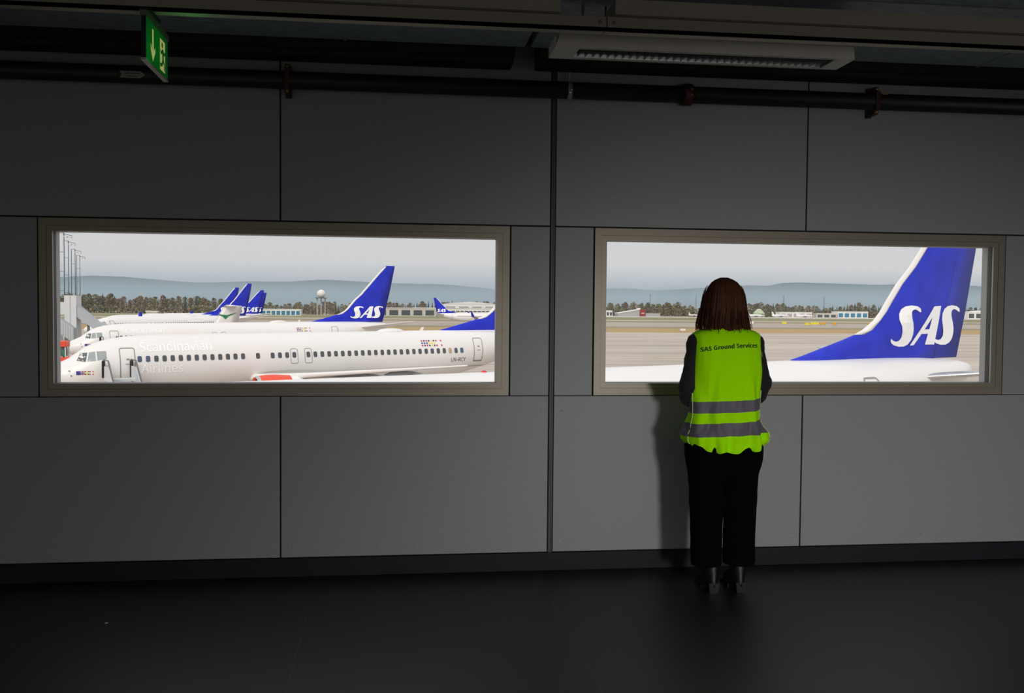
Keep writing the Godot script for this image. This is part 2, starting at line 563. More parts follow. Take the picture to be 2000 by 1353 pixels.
# ------------------------------------------------------------------ ceiling services
func build_services() -> void:
	# sheet-metal ducts
	for r in [[-8.8, .705, "long galvanised duct running behind the exit sign"], [.735, 12.8, "long galvanised duct running above the fluorescent light"]]:
		var d := thing("ventilation_duct", r[2], "duct", Vector3(r[0], 2.925, -4.7))
		var st := S()
		var l: float = r[1] - r[0]
		cbox(st, Vector3(l * .5, .15, -.0), Vector3(l, .3, 1.0), .006)
		part("duct_body", done(st), M.duct, d)
		var x := 1.35 if r[0] < 0 else 2.55
		while x < l:
			st = S()
			bx(st, x, x + .012, -.004, .3, -.505, .505)
			part("flange", done(st), M.duct, d)
			x += 2.4
	# black edge beams on the wall side
	for r in [[-8.9, .66, "black steel edge beam left of the wall joint"], [.80, 12.9, "black steel edge beam right of the wall joint"]]:
		var st := S()
		bx(st, r[0], r[1], 2.876, 3.2, -5.5, -5.34)
		bx(st, r[0], r[1], 2.90, 3.0, -5.34, -5.26)
		bx(st, r[0], r[1], 2.985, 3.25, -5.26, -5.215)
		var o := part("edge_beam", done(st), M.steel, self)
		tag(o, r[2], "beam")
	# cable tray in two lengths
	for r in [[-8.9, .903, "beige cable tray carrying the exit sign"], [.907, 12.9, "beige cable tray over the fluorescent light"]]:
		var d := thing("cable_tray", r[2], "cable tray", Vector3(0, 2.725, -4.1))
		var st := S()
		bx(st, r[0], r[1], 0, .046, -.05, 0)
		bx(st, r[0], r[1], .046, .05, -.2, -.004)
		bx(st, r[0], r[1], 0, .004, -.1, 0)
		part("tray_side", done(st), M.tray, d)
		var a: float = r[0]; var b: float = .70
		if r[0] > 0:
			a = .935; b = r[1]
		st = S()
		bx(st, a, b, .052, .115, -.16, .03)
		bx(st, a, b, .050, .057, .03, .036)
		part("trunking", done(st), M.tray2, d)
		for s in 2:
			st = S(true)
			lathe(st, [[.007, 0.0], [.007, .004], [.003, .006]], 10, Vector3((r[1] - .028 - s * .0) if r[0] < 0 else (r[0] + .028), .024, 0), Vector3.BACK)
			if s == 0: part("bolt", done(st), M.gear, d)
	# rod hangers of the tray
	for x in [-.62, .82]:
		var st := S(true)
		tube(st, [Vector3(x, 2.77, -4.2), Vector3(x, 3.42, -4.2)], .006, 8)
		tag(part("hanger_rod", done(st), M.gear, self), "thin threaded rod hanging the cable tray " + ("beside the exit sign" if x < 0 else "at the tray joint"), "rod")
	# pipe along the wall
	var p := thing("sprinkler_pipe", "thick dark pipe running along the top of the panelled wall", "pipe", Vector3(0, 2.774, -5.50))
	var sp := S(true)
	tube(sp, [Vector3(-8.9, 0, 0), Vector3(1.69, 0, 0)], .048, 20)
	part("pipe_length", done(sp), M.pipe, p)
	sp = S(true)
	tube(sp, [Vector3(1.69, 0, 0), Vector3(12.9, 0, 0)], .048, 20)
	part("pipe_length", done(sp), M.pipe, p)
	sp = S(true)
	lathe(sp, [[.05, -.03], [.06, -.028], [.063, -.012], [.063, .012], [.06, .028], [.05, .03]], 24, Vector3(1.69, 0, 0), Vector3.RIGHT)
	var cp := part("coupling", done(sp), M.clamp, p)
	for y in [-.012, .02]:
		sp = S(true)
		lathe(sp, [[.006, 0.0], [.006, .012], [.002, .014]], 8, Vector3(1.70, y, .058), Vector3.BACK)
		part("bolt", done(sp), M.brass, cp)
	for x in [-.567, 2.83]:
		sp = S()
		bx(sp, x - .016, x + .016, -.085, .085, -.075, -.055)
		bx(sp, x - .013, x + .013, .05, .08, -.06, .03)
		bx(sp, x - .013, x + .013, -.08, -.05, -.06, .03)
		bx(sp, x - .013, x + .013, -.052, .052, .044, .056)
		var cl := part("pipe_clamp", done(sp), M.clamp, p)
		for y in [-.066, .066]:
			sp = S(true)
			lathe(sp, [[.011, 0.0], [.011, .008], [.005, .014]], 8, Vector3(x, y, .03), Vector3.BACK)
			part("bolt", done(sp), M.brass, cl)
		if x > 0:
			sp = S()
			box(sp, Vector3(x + .045, .036, .02), Vector3(.06, .012, .02), Basis(Vector3.BACK, .3))
			part("valve_lever", done(sp), M.brass, cl)
	# hanger at the joint
	sp = S(true)
	tube(sp, [Vector3(1.0, .05, 0), Vector3(1.0, .35, 0)], .006, 8)
	lathe(sp, [[.052, -.012], [.052, .012]], 20, Vector3(1.0, 0, 0), Vector3.RIGHT)
	part("pipe_hanger", done(sp), M.bare, p)
	sp = S(true)
	lathe(sp, [[.01, 0.0], [.01, .03]], 8, Vector3(1.0, -.01, .05), Vector3.BACK)
	part("hanger_bolt", done(sp), M.bare, p)
	# arrow sticker on the pipe
	sp = S()
	prism(sp, PackedVector2Array([Vector2(-.066, -.018), Vector2(.042, -.018), Vector2(.066, 0), Vector2(.042, .018), Vector2(-.066, .018), Vector2(-.054, 0)]), 0, .001)
	var ar := part("pipe_marker", done(sp), M.sticker, self, Vector3(-1.374, 2.762, -5.4505))
	tag(ar, "small pale arrow-shaped marker stuck on the dark pipe", "sticker")
	sp = S()
	for k in 9: bx(sp, -.036 + k * .0085, -.031 + k * .0085, .003, .012 if k % 3 else .009, .001, .0013)
	for k in 7: bx(sp, -.030 + k * .0085, -.025 + k * .0085, -.011, -.004 if k % 2 else -.006, .001, .0013)
	part("faded_print", done(sp), M.black, ar)
	build_sign()
	build_luminaire()

func build_sign() -> void:
	var d := thing("exit_sign", "green hanging exit sign with down arrow and running figure", "sign", Vector3(-.985, 2.515, -4.275))
	# local: z along the sign (towards the wall = -z), face towards +x
	var toface := Transform3D(Basis(Vector3(0, 0, -1), Vector3.UP, Vector3.RIGHT), Vector3.ZERO)
	var st := S()
	bx(st, -.009, .009, .006, .174, -.193, .193)
	part("plate", done(st), M.black, d)
	st = S()
	prism(st, PackedVector2Array([Vector2(-.188, .008), Vector2(.188, .008), Vector2(.188, .172), Vector2(-.188, .172)]), .009, .0095, toface)
	part("sign_face", done(st), M.sign_green, d, Vector3.ZERO)
	st = S()
	bx(st, -.010, .010, -.002, .007, -.197, .197)
	part("bottom_rail", done(st), M.sign_rail, d)
	st = S()
	bx(st, -.014, .014, .174, .196, -.197, .197)
	part("top_rail", done(st), M.gear, d)
	st = S()
	bx(st, -.022, .022, .196, .21, -.0, .18)
	part("bracket", done(st), M.steel, d)
	# arrow pointing down
	st = S()
	prism(st, PackedVector2Array([Vector2(-.090, .150), Vector2(-.068, .150), Vector2(-.068, .062), Vector2(-.042, .084), Vector2(-.042, .062), Vector2(-.079, .020), Vector2(-.116, .062), Vector2(-.116, .084), Vector2(-.090, .062)]), .0095, .010, toface)
	part("arrow", done(st), M.sign_cream, d)
	# door with running figure cut out of it
	st = S()
	prism(st, PackedVector2Array([Vector2(.045, .150), Vector2(.135, .150), Vector2(.135, .020), Vector2(.045, .020)]), .0095, .010, toface)
	part("door_symbol", done(st), M.sign_cream, d)
	st = S()
	var head := PackedVector2Array()
	for k in 12: head.append(Vector2(.083, .128) + Vector2(cos(TAU * k / 12), sin(TAU * k / 12)) * .0125)
	prism(st, head, .010, .0104, toface)
	for q in [[.09, .112, .098, .066, .013], [.09, .108, .062, .090, .006], [.062, .090, .052, .104, .006], [.094, .106, .122, .092, .006], [.122, .092, .130, .108, .006],
			[.098, .068, .122, .050, .0085], [.122, .050, .116, .026, .0075], [.094, .066, .078, .044, .0085], [.078, .044, .046, .040, .0075]]:
		var a := Vector2(q[0], q[1]); var b := Vector2(q[2], q[3])
		var nn := (b - a).normalized().orthogonal() * float(q[4])
		prism(st, PackedVector2Array([a + nn, a - nn, b - nn, b + nn]), .010, .0104, toface)
	part("running_figure", done(st), M.sign_green, d)
	var l := OmniLight3D.new()
	l.name = "sign_light"
	l.light_color = Color(.15, 1.0, .35)
	l.light_energy = .004
	l.light_size = .1
	l.omni_range = 30
	l.omni_attenuation = 2.0
	l.shadow_enabled = true
	d.add_child(l)
	l.position = Vector3(.14, .09, 0)

func build_luminaire() -> void:
	var d := thing("fluorescent_light", "unlit pale fluorescent ceiling light with metal louvre", "ceiling light", Vector3(.726, 2.705, -4.45))
	var L := 1.415
	var st := S()
	# housing: side walls and top, ends cut slanting
	for s in [-1, 1]:
		prism(st, PackedVector2Array([Vector2(.0, 0), Vector2(L, 0), Vector2(L - .012, .082), Vector2(.03, .082)]), s * .095 - .004, s * .095 + .004)
	bx(st, .03, L - .012, .078, .083, -.095, .095)
	part("housing", done(st), M.lamp_white, d)
	for r in [[0.0, .112], [L - .085, L]]:
		st = S()
		bx(st, r[0], r[1], 0.0, .005, -.091, .091)
		part("end_plate", done(st), M.lamp_white, d)
		st = S()
		bx(st, r[0] if r[0] == 0.0 else r[1] - .004, r[0] + .004 if r[0] == 0.0 else r[1], .005, .05, -.091, .091)
		part("end_cap", done(st), M.lamp_white, d)
	for s in [-1, 1]:
		st = S()
		bx(st, .112, L - .085, 0, .004, s * .091 - .012, s * .091 + .006)
		part("louvre_rim", done(st), M.lamp_white, d)
		st = S(true)
		var pr := []
		for k in 6:
			var t := k / 5.0
			pr.append(Vector3(0, .004 + .05 * t, s * (.078 - .05 * t * t)))
		for k in 5:
			if s > 0: quad(st, Vector3(.112, pr[k].y, pr[k].z), Vector3(.112, pr[k + 1].y, pr[k + 1].z), Vector3(L - .085, pr[k + 1].y, pr[k + 1].z), Vector3(L - .085, pr[k].y, pr[k].z))
			else: quad(st, Vector3(.112, pr[k].y, pr[k].z), Vector3(L - .085, pr[k].y, pr[k].z), Vector3(L - .085, pr[k + 1].y, pr[k + 1].z), Vector3(.112, pr[k + 1].y, pr[k + 1].z))
		part("reflector", done(st), M.louvre, d)
	st = S(true)
	# one louvre blade: curved wedge across the opening
	var prof := [[.010, .046], [.006, .03], [.0025, .014], [.0008, .004]]
	for k in 3:
		var a: Array = prof[k]; var b: Array = prof[k + 1]
		for s in [-1, 1]:
			var p0 := Vector3(s * a[0], a[1], -.078 + a[1] * .6); var p1 := Vector3(s * a[0], a[1], .078 - a[1] * .6)
			var q0 := Vector3(s * b[0], b[1], -.078 + b[1] * .6); var q1 := Vector3(s * b[0], b[1], .078 - b[1] * .6)
			if s > 0: quad(st, p0, p1, q1, q0)
			else: quad(st, p0, q0, q1, p1)
	var blade := done(st)
	var x := .135
	while x < L - .09:
		part("louvre_blade", blade, M.louvre, d, Vector3(x, 0, 0))
		x += .0355
	st = S(true)
	tube(st, [Vector3(.1, .062, 0), Vector3(L - .08, .062, 0)], .008, 10)
	part("fluorescent_tube", done(st), M.lamp_white, d)
	for xx in [.25, L - .25]:
		st = S(true)
		tube(st, [Vector3(xx, .083, 0), Vector3(xx, .218, 0)], .005, 8)
		part("suspension_rod", done(st), M.gear, d)

func build_lamp() -> void:
	# studio spot that lights the wall and the person's back, behind the viewpoint
	var at := Vector3(2.25, 1.32, 1.2)
	var d := thing("studio_spotlight", "black studio spotlight on a tripod stand facing the window wall", "lamp", Vector3(at.x, 0, at.z))
	var st := S(true)
	tube(st, [Vector3(0, .45, 0), Vector3(0, 1.12, 0)], .014, 10)
	part("pole", done(st), M.steel, d)
	for k in 3:
		st = S(true)
		var a := TAU * k / 3 + .4
		tube(st, [Vector3(0, .55, 0), Vector3(sin(a) * .42, .012, cos(a) * .42)], .011, 8)
		part("leg", done(st), M.steel, d)
	st = S(true)
	lathe(st, [[.16, 0.0], [.2, .02], [.2, .26], [.13, .32], [.04, .34]], 24, Vector3(0, 1.32, .0), Vector3.BACK)
	part("housing", done(st), M.steel, d)
	var gl := mat(hx("fff6ea"), .4)
	gl.emission_enabled = true
	gl.emission = Color(1, .96, .9)
	gl.emission_energy_multiplier = 3.0
	st = S(true)
	lathe(st, [[.15, -.001], [.15, -.006], [.002, -.01]], 24, Vector3(0, 1.32, 0), Vector3.BACK, false)
	part("lamp_lens", done(st), gl, d)
	var l := SpotLight3D.new()
	l.name = "spot_beam"
	l.light_color = Color(1.0, .99, .985)
	l.light_energy = 16.0
	l.light_size = .3
	l.spot_range = 60
	l.spot_attenuation = 2.0
	l.spot_angle = 42.0
	l.spot_angle_attenuation = 1.0
	l.shadow_enabled = true
	add_child(l)
	l.position = at + Vector3(0, 0, -.03)
	l.look_at(Vector3(2.75, -1.8, WALL_Z))

# ------------------------------------------------------------------ airfield ground and hills
func build_ground() -> void:
	struct("apron", boxmesh(-900, 1200, APRON - 1.0, APRON, -312, -6.4), M.apron, "pale concrete apron with dark streaks")
	struct("airfield_base", boxmesh(-3500, 4500, APRON - 2.2, APRON - 1.0, -4200, -6.4), M.grass_tan, "flat airfield ground")
	var bands := [
		[-312, -382, M.grass_dry, "grass_strip", "ochre dry grass strip beyond the apron"],
		[-382, -420, M.grass_tan, "grass_strip", "tan dry grass beside the taxiway"],
		[-420, -560, M.runway, "taxiway", "grey-brown taxiway"],
		[-560, -655, M.grass_tan, "grass_strip", "olive tan grass between taxiway and runway"],
		[-655, -690, M.pale, "runway", "pale runway strip"],
		[-690, -980, M.grass_green, "grass_strip", "green-brown grass field beyond the runway"],
		[-980, -1220, M.pale, "far_apron", "pale far apron before the tree belt"],
		[-1220, -4200, M.grass_green, "far_field", "fields under the hills"],
	]
	for b in bands:
		struct(b[3], boxmesh(-2500, 3500, APRON - 1.0, APRON + .02, b[1], b[0]), b[2], b[4])
	# painted guide lines on the apron
	var lines := [[Vector2(20, -173.5), Vector2(52, -131)], [Vector2(60, -242.2), Vector2(76, -244.4)], [Vector2(20, -205), Vector2(95, -224)]]
	for l in lines:
		var a: Vector2 = l[0]; var b: Vector2 = l[1]
		var n := (b - a).normalized().orthogonal() * .14
		var st := S()
		var y := APRON + .01
		quad(st, Vector3(a.x + n.x, y, a.y + n.y), Vector3(b.x + n.x, y, b.y + n.y), Vector3(b.x - n.x, y, b.y - n.y), Vector3(a.x - n.x, y, a.y - n.y))
		struct("guide_line", done(st), M.apron_line, "thin yellow guide line painted on apron")
	# hills
	var ridge := [[-3200, 130], [-2090, 158], [-1934, 166], [-1833, 174], [-1718, 178], [-1573, 174], [-1398, 161], [-1281, 153], [-1148, 143], [-1015, 147], [-866, 155], [-625, 155], [-443, 170], [-351, 171], [-198, 163], [-74, 155], [206, 152], [331, 151], [489, 137], [648, 123], [840, 122], [1066, 127], [1337, 137], [1492, 138], [1608, 130], [1724, 131], [1857, 139], [1992, 147], [2194, 163], [2296, 167], [2399, 165], [2501, 186], [2604, 190], [2812, 186], [3127, 180], [3304, 185], [3805, 181], [4132, 171], [5200, 120]]
	var st := S(true)
	var grid := []
	var nz := 18
	for i in 150:
		var col := []
		var x := lerpf(-3200, 5200, i / 149.0)
		for k in nz:
			var t := k / float(nz - 1)
			var z := lerpf(-4200, -6900, t)
			var up := sin(minf(t / .667, 1.0) * PI * .5) if t < .667 else 1.0 - (t - .667) * .6
			var xr := x * z / -6000.0 if t < .667 else x
			var h := lerp_table(ridge, x, 1) - APRON
			var bump := noise.get_noise_2d(x * .0021, z * .0023) * 14.0 * (1.0 - absf(t - .667) * 1.2)
			if absf(t - .667) < .03: bump = noise.get_noise_2d(x * .02, 7.0) * 1.6
			col.append(Vector3(xr, APRON - 2.0 + h * up * (1.0 if t >= .6 else .93) + bump * (1.0 if t > .05 else 0.0), z))
		grid.append(col)
	for i in 149:
		for k in nz - 1:
			quad(st, grid[i][k], grid[i + 1][k], grid[i + 1][k + 1], grid[i][k + 1])
	struct("hills", done(st), M.hill, "long wooded hills behind the valley haze")
	# valley haze between the tree belts and the hills
	var fog := FogVolume.new()
	fog.name = "haze"
	fog.size = Vector3(13000, 66, 4500)
	var fm := FogMaterial.new()
	fm.density = 0.0011
	fm.albedo = Color(.875, .955, 1.0)
	fog.material = fm
	add_child(fog)
	fog.position = Vector3(900, APRON + .5 + 33.0, -3510)
	fog.set_meta("kind", "stuff")
	fog.set_meta("label", "pale blue haze in the valley before the hills")

# ------------------------------------------------------------------ airliners
const FUS := [[0.0, 2.86, 2.74, .06], [.12, 3.12, 2.50, .34], [.35, 3.32, 2.28, .58], [.8, 3.57, 2.03, .90], [1.3, 3.79, 1.84, 1.16], [1.75, 4.00, 1.73, 1.33], [2.2, 4.33, 1.64, 1.48], [2.7, 4.68, 1.56, 1.61], [3.3, 4.96, 1.50, 1.72], [4.1, 5.18, 1.43, 1.80], [5.1, 5.32, 1.40, 1.86], [6.6, 5.40, 1.39, 1.88],
	[16.0, 5.40, 1.39, 1.88], [25.0, 5.40, 1.39, 1.88], [27.0, 5.40, 1.52, 1.87], [29.0, 5.40, 1.88, 1.80], [31.0, 5.40, 2.34, 1.63], [33.0, 5.38, 2.88, 1.34], [35.0, 5.33, 3.46, .98], [36.5, 5.25, 3.92, .68], [37.6, 5.15, 4.22, .46], [38.25, 5.03, 4.42, .26], [38.45, 4.92, 4.56, .10]]

func skin(s: float, y: float) -> float:
	var tp := lerp_table(FUS, s, 1); var bt := lerp_table(FUS, s, 2); var hw := lerp_table(FUS, s, 3)
	var k := (y - (tp + bt) * .5) / maxf((tp - bt) * .5, .01)
	return hw * sqrt(maxf(0.0, 1.0 - k * k))

func skin_patch(st: SurfaceTool, poly: PackedVector2Array, off: float, side: float, step := .3) -> void:
	# a patch of paint or glass that lies on the side of the fuselage
	patch_on(st, poly, step, func(p: Vector2) -> Vector3: return Vector3(p.x, p.y, side * (skin(p.x, p.y) + off)), side)

func patch_on(st: SurfaceTool, poly: PackedVector2Array, step: float, place: Callable, side: float) -> void:
	var lo := Vector2(INF, INF); var hi := -lo
	for p in poly:
		lo = lo.min(p); hi = hi.max(p)
	var x := lo.x
	while x < hi.x:
		var y := lo.y
		while y < hi.y:
			var cell := PackedVector2Array([Vector2(x, y), Vector2(x + step, y), Vector2(x + step, y + step), Vector2(x, y + step)])
			for piece in Geometry2D.intersect_polygons(poly, cell):
				var ix := Geometry2D.triangulate_polygon(piece)
				for k in range(0, ix.size(), 3):
					var a: Vector2 = piece[ix[k]]; var b: Vector2 = piece[ix[k + 1]]; var c: Vector2 = piece[ix[k + 2]]
					if ((b - a).cross(c - a) < 0) == (side > 0):
						var t := b
						b = c; c = t
					tri(st, place.call(a), place.call(b), place.call(c))
			y += step
		x += step

func rrect(cx: float, cy: float, hw: float, hh: float, r: float, n := 3) -> PackedVector2Array:
	var p := PackedVector2Array()
	for q in 4:
		var c := Vector2(cx + (hw - r) * [1, -1, -1, 1][q], cy + (hh - r) * [1, 1, -1, -1][q])
		for k in n + 1:
			var a := PI * .5 * (q + k / float(n))
			p.append(c + Vector2(cos(a), sin(a)) * r)
	return p

func frame_line(st: SurfaceTool, cx: float, cy: float, hw: float, hh: float, r: float, w: float, off: float, side: float) -> void:
	var p := rrect(cx, cy, hw, hh, r, 4)
	var q := rrect(cx, cy, hw - w, hh - w, maxf(r - w, .02), 4)
	for i in p.size():
		var j := (i + 1) % p.size()
		var cuts := int(ceil(p[i].distance_to(p[j]) / .12))
		for c in cuts:
			var f0 := c / float(cuts); var f1 := (c + 1) / float(cuts)
			var v := []
			for e in [p[i].lerp(p[j], f0), p[i].lerp(p[j], f1), q[i].lerp(q[j], f1), q[i].lerp(q[j], f0)]: v.append(Vector3(e.x, e.y, side * (skin(e.x, e.y) + off)))
			if side > 0: quad(st, v[0], v[1], v[2], v[3])
			else: quad(st, v[3], v[2], v[1], v[0])

const FIN_LE := [[5.30, 27.6], [5.43, 28.1], [5.56, 28.7], [5.79, 29.63], [6.05, 30.68], [6.23, 31.35], [6.40, 31.82], [6.73, 32.42], [7.07, 32.80], [7.46, 33.13], [8.11, 33.72], [8.77, 34.5], [9.52, 35.2], [12.38, 37.86], [12.5, 38.15]]
const FIN_TE := [[5.0, 37.5], [5.16, 37.55], [7.02, 38.1], [9.65, 38.76], [12.38, 39.36], [12.5, 39.3]]

func fin_half(s: float, y: float) -> float:
	var a := lerp_table(FIN_LE, y, 1); var b := lerp_table(FIN_TE, y, 1)
	var c := b - a
	var t := clampf((s - a) / c, 0.0, 1.0)
	var mx := minf(.055 * c, .30)
	var m := minf(.30, 1.6 / c)
	return maxf(mx * (sqrt(t / m) * .7 + .3 * t / m if t < m else (1.0 - t) / (1.0 - m)), .012)

const WING := [[1.2, 12.6, 7.8, 2.34, .13], [1.9, 13.0, 7.2, 2.42, .13], [5.9, 15.4, 4.6, 2.76, .12], [16.9, 20.6, 1.75, 3.78, .10], [17.2, 20.95, 1.3, 3.82, .10]]

func wing(sec: Array, side: float) -> ArrayMesh:
	# sections [w, leading edge s, chord, y, thickness ratio]
	flip = side < 0
	var st := S(true)
	var rings := []
	var f := [1.0, .85, .6, .35, .15, .05, 0.0, .05, .15, .35, .6, .85]
	var h := [0.0, .22, .62, .98, .88, .58, 0.0, -.42, -.55, -.5, -.28, -.08]
	for q in sec:
		var r := []
		for k in f.size(): r.append(Vector3(q[1] + q[2] * f[k], q[3] + q[2] * q[4] * .5 * h[k], q[0]))
		rings.append(r)
	loft(st, rings)
	flip = false
	return done(st)

func airframe() -> void:
	# meshes shared by every airliner
	if cache.has("fuselage"): return
	var st := S(true)
	var rings := []
	for k in FUS.size():
		var f: Array = FUS[k]
		var r := []
		for i in 40:
			var t := TAU * i / 40
			r.append(Vector3(f[0], (f[1] + f[2]) * .5 + (f[1] - f[2]) * .5 * cos(t), f[3] * sin(t)))
		rings.append(r)
	loft(st, rings)
	cache.fuselage = done(st)
	# fairing under the wing root
	st = S(true)
	rings = []
	for k in 13:
		var t := k / 12.0
		var s := lerpf(12.0, 23.2, t)
		var g := pow(sin(PI * clampf(t, .001, .999)), .55)
		var r := []
		for i in 20:
			var a := TAU * i / 20
			r.append(Vector3(s, 1.95 + .78 * g * cos(a), 2.12 * g * sin(a)))
		rings.append(r)
	loft(st, rings)
	cache.fairing = done(st)
	for sd in [1.0, -1.0]:
		cache["wing%d" % sd] = wing(WING, sd)
		cache["tailplane%d" % sd] = wing([[.3, 33.75, 4.3, 4.58, .09], [.7, 34.0, 3.95, 4.62, .09], [7.0, 37.75, 1.55, 5.38, .08], [7.17, 38.0, 1.2, 5.40, .08]], sd)
		flip = sd < 0
		st = S(true)
		var sl := []
		for q in WING: sl.append(ring(Vector3(q[1] + q[2] * .03, q[3], q[0]), q[2] * q[4] * .30, 10, Vector3.BACK))
		loft(st, sl)
		flip = false
		cache["slat%d" % sd] = done(st)
		flip = sd < 0
		st = S(true)
		var rr := []
		for k in 7:
			var t := k / 6.0
			var w := 17.1 + .55 * t * t + .12 * t
			var y := 3.76 + 2.3 * t
			var c := lerpf(1.6, .62, t)
			var s0 := 20.75 + 1.35 * t
			rr.append([Vector3(s0, y, w), Vector3(s0 + c * .35, y, w + .06), Vector3(s0 + c, y, w), Vector3(s0 + c * .35, y, w - .06)])
		loft(st, rr)
		flip = false
		cache["winglet%d" % sd] = done(st)
	# vertical fin
	st = S(true)
	rings = []
	var ys := [5.28, 5.43, 5.56, 5.79, 6.05, 6.23, 6.4, 6.73, 7.07, 7.46, 8.11, 8.77, 9.52, 10.5, 11.5, 12.38, 12.5]
	var fr := [0.0, .02, .06, .13, .25, .45, .7, 1.0]
	for y in ys:
		var a := lerp_table(FIN_LE, y, 1); var b := lerp_table(FIN_TE, y, 1)
		var r := []
		for k in fr.size(): r.append(Vector3(lerpf(a, b, fr[k]), y, fin_half(lerpf(a, b, fr[k]), y) if k > 0 and k < 7 else 0.0))
		for k in range(6, 0, -1): r.append(Vector3(lerpf(a, b, fr[k]), y, -fin_half(lerpf(a, b, fr[k]), y)))
		rings.append(r)
	loft(st, rings)
	cache.fin = done(st)
	# white leading edge
	st = S(true)
	rings = []
	for y in [6.24, 6.4, 6.73, 7.07, 7.46, 8.11, 8.77, 9.52, 10.5, 11.5, 12.4]:
		var a := lerp_table(FIN_LE, y, 1)
		var wd := .26 if y > 6.5 else .38
		var r := [Vector3(a - .02, y, 0)]
		for u in [.03, .1, .18, wd]: r.append(Vector3(a + u, y, fin_half(a + u, y) + .012))
		for u in [wd, .18, .1, .03]: r.append(Vector3(a + u, y, -fin_half(a + u, y) - .012))
		rings.append(r)
	loft(st, rings)
	cache.fin_edge = done(st)
	# lettering
	var sgl := PackedVector2Array()
	for v in [[1.79, 1.27], [1.76, 1.40], [1.56, 1.49], [1.2, 1.53], [.88, 1.49], [.65, 1.38], [.52, 1.2], [.51, .98], [.6, .75], [.67, .53], [.66, .34], [.53, .21], [.35, .18], [.16, .22], [.02, .30], [0, .23], [.06, .14], [.24, .05], [.57, -.01], [.89, -.01], [1.14, .07], [1.32, .23], [1.39, .43], [1.39, .63], [1.31, .87], [1.19, 1.10], [1.17, 1.24], [1.23, 1.34], [1.36, 1.38], [1.52, 1.35], [1.69, 1.28]]:
		sgl.append(Vector2(v[0], v[1]))
	for sd in [1.0, -1.0]:
		for li in 3:
			var polys := []
			var o := Vector2(33.10, 5.78)
			if li == 1:
				polys = [PackedVector2Array([Vector2(2.73, 1.50), Vector2(3.18, 1.52), Vector2(2.89, .03), Vector2(2.26, .04)]), PackedVector2Array([Vector2(2.70, 1.50), Vector2(2.86, 1.34), Vector2(1.53, .03), Vector2(1.27, .02)]), PackedVector2Array([Vector2(1.95, .62), Vector2(2.45, .62), Vector2(2.40, .45), Vector2(1.85, .45)])]
			else:
				polys = [sgl]
				if li == 2: o += Vector2(2.78, .02)
			st = S()
			for pl in polys:
				var q := PackedVector2Array()
				for v in pl: q.append(o + v if sd > 0 else Vector2(33.10 * 2 + 4.75 - (o.x + v.x) , o.y + v.y))
				patch_on(st, q, .3, func(p: Vector2) -> Vector3: return Vector3(p.x, p.y, sd * (fin_half(p.x, p.y) + .014)), sd)
			cache["letter%d_%d" % [li, sd]] = done(st)
	# rudder joint and service panel lines
	st = S()
	for sd in [1.0, -1.0]:
		var pl := PackedVector2Array([Vector2(36.05, 5.3), Vector2(36.09, 5.3), Vector2(38.28, 12.2), Vector2(38.24, 12.2)])
		patch_on(st, pl, .5, func(p: Vector2) -> Vector3: return Vector3(p.x, p.y, sd * (fin_half(p.x, p.y) + .006)), sd)
	cache.rudder_line = done(st)
	# engine
	st = S(true)
	lathe(st, [[.82, 0.0], [.93, -.1], [1.02, .12], [1.08, .6], [1.08, 1.3], [1.03, 2.15]], 28, Vector3.ZERO, Vector3.RIGHT, false)
	cache.cowl = done(st)
	st = S(true)
	lathe(st, [[1.035, 2.15], [.9, 2.9], [.72, 3.5], [.5, 3.75], [.3, 4.1], [.02, 4.5]], 24, Vector3.ZERO, Vector3.RIGHT)
	cache.nozzle = done(st)
	st = S(true)
	lathe(st, [[.94, -.105], [.97, -.06], [1.0, .0], [1.03, .12]], 28, Vector3.ZERO, Vector3.RIGHT, false)
	cache.lip = done(st)
	st = S(true)
	lathe(st, [[.02, .25], [.2, .55], [.84, .62]], 24, Vector3.ZERO, Vector3.RIGHT, false)
	cache.fan = done(st)
	# pylon
	st = S(true)
	rings = []
	for q in [[12.9, 2.72, .03], [13.6, 2.86, .16], [15.2, 2.86, .2], [16.6, 2.78, .2], [18.2, 2.45, .1]]:
		rings.append([Vector3(q[0], q[1], 0), Vector3(q[0], q[1] - .1, q[2]), Vector3(q[0], 2.1, q[2]), Vector3(q[0], 2.1, -q[2]), Vector3(q[0], q[1] - .1, -q[2])])
	loft(st, rings)
	cache.pylon = done(st)
	# cabin window
	st = S()
	skin_patch(st, rrect(10.0, 3.9, .135, .195, .09), .012, 1.0)
	cache.cabin_window = done(st)
	# wheel
	st = S(true)
	lathe(st, [[.3, -.2], [.5, -.19], [.55, -.1], [.55, .1], [.5, .19], [.3, .2]], 20, Vector3.ZERO, Vector3.BACK)
	cache.wheel = done(st)
	st = S(true)
	lathe(st, [[.02, -1.3], [.16, -.8], [.2, 0.0], [.14, .8], [.02, 1.4]], 10, Vector3.ZERO, Vector3.RIGHT)
	cache.canoe = done(st)
	# hump and blade aerials
	st = S(true)
	sphere(st, Vector3(23.9, 5.34, 0), Vector3(1.12, .26, .55), 20, 10)
	cache.hump = done(st)

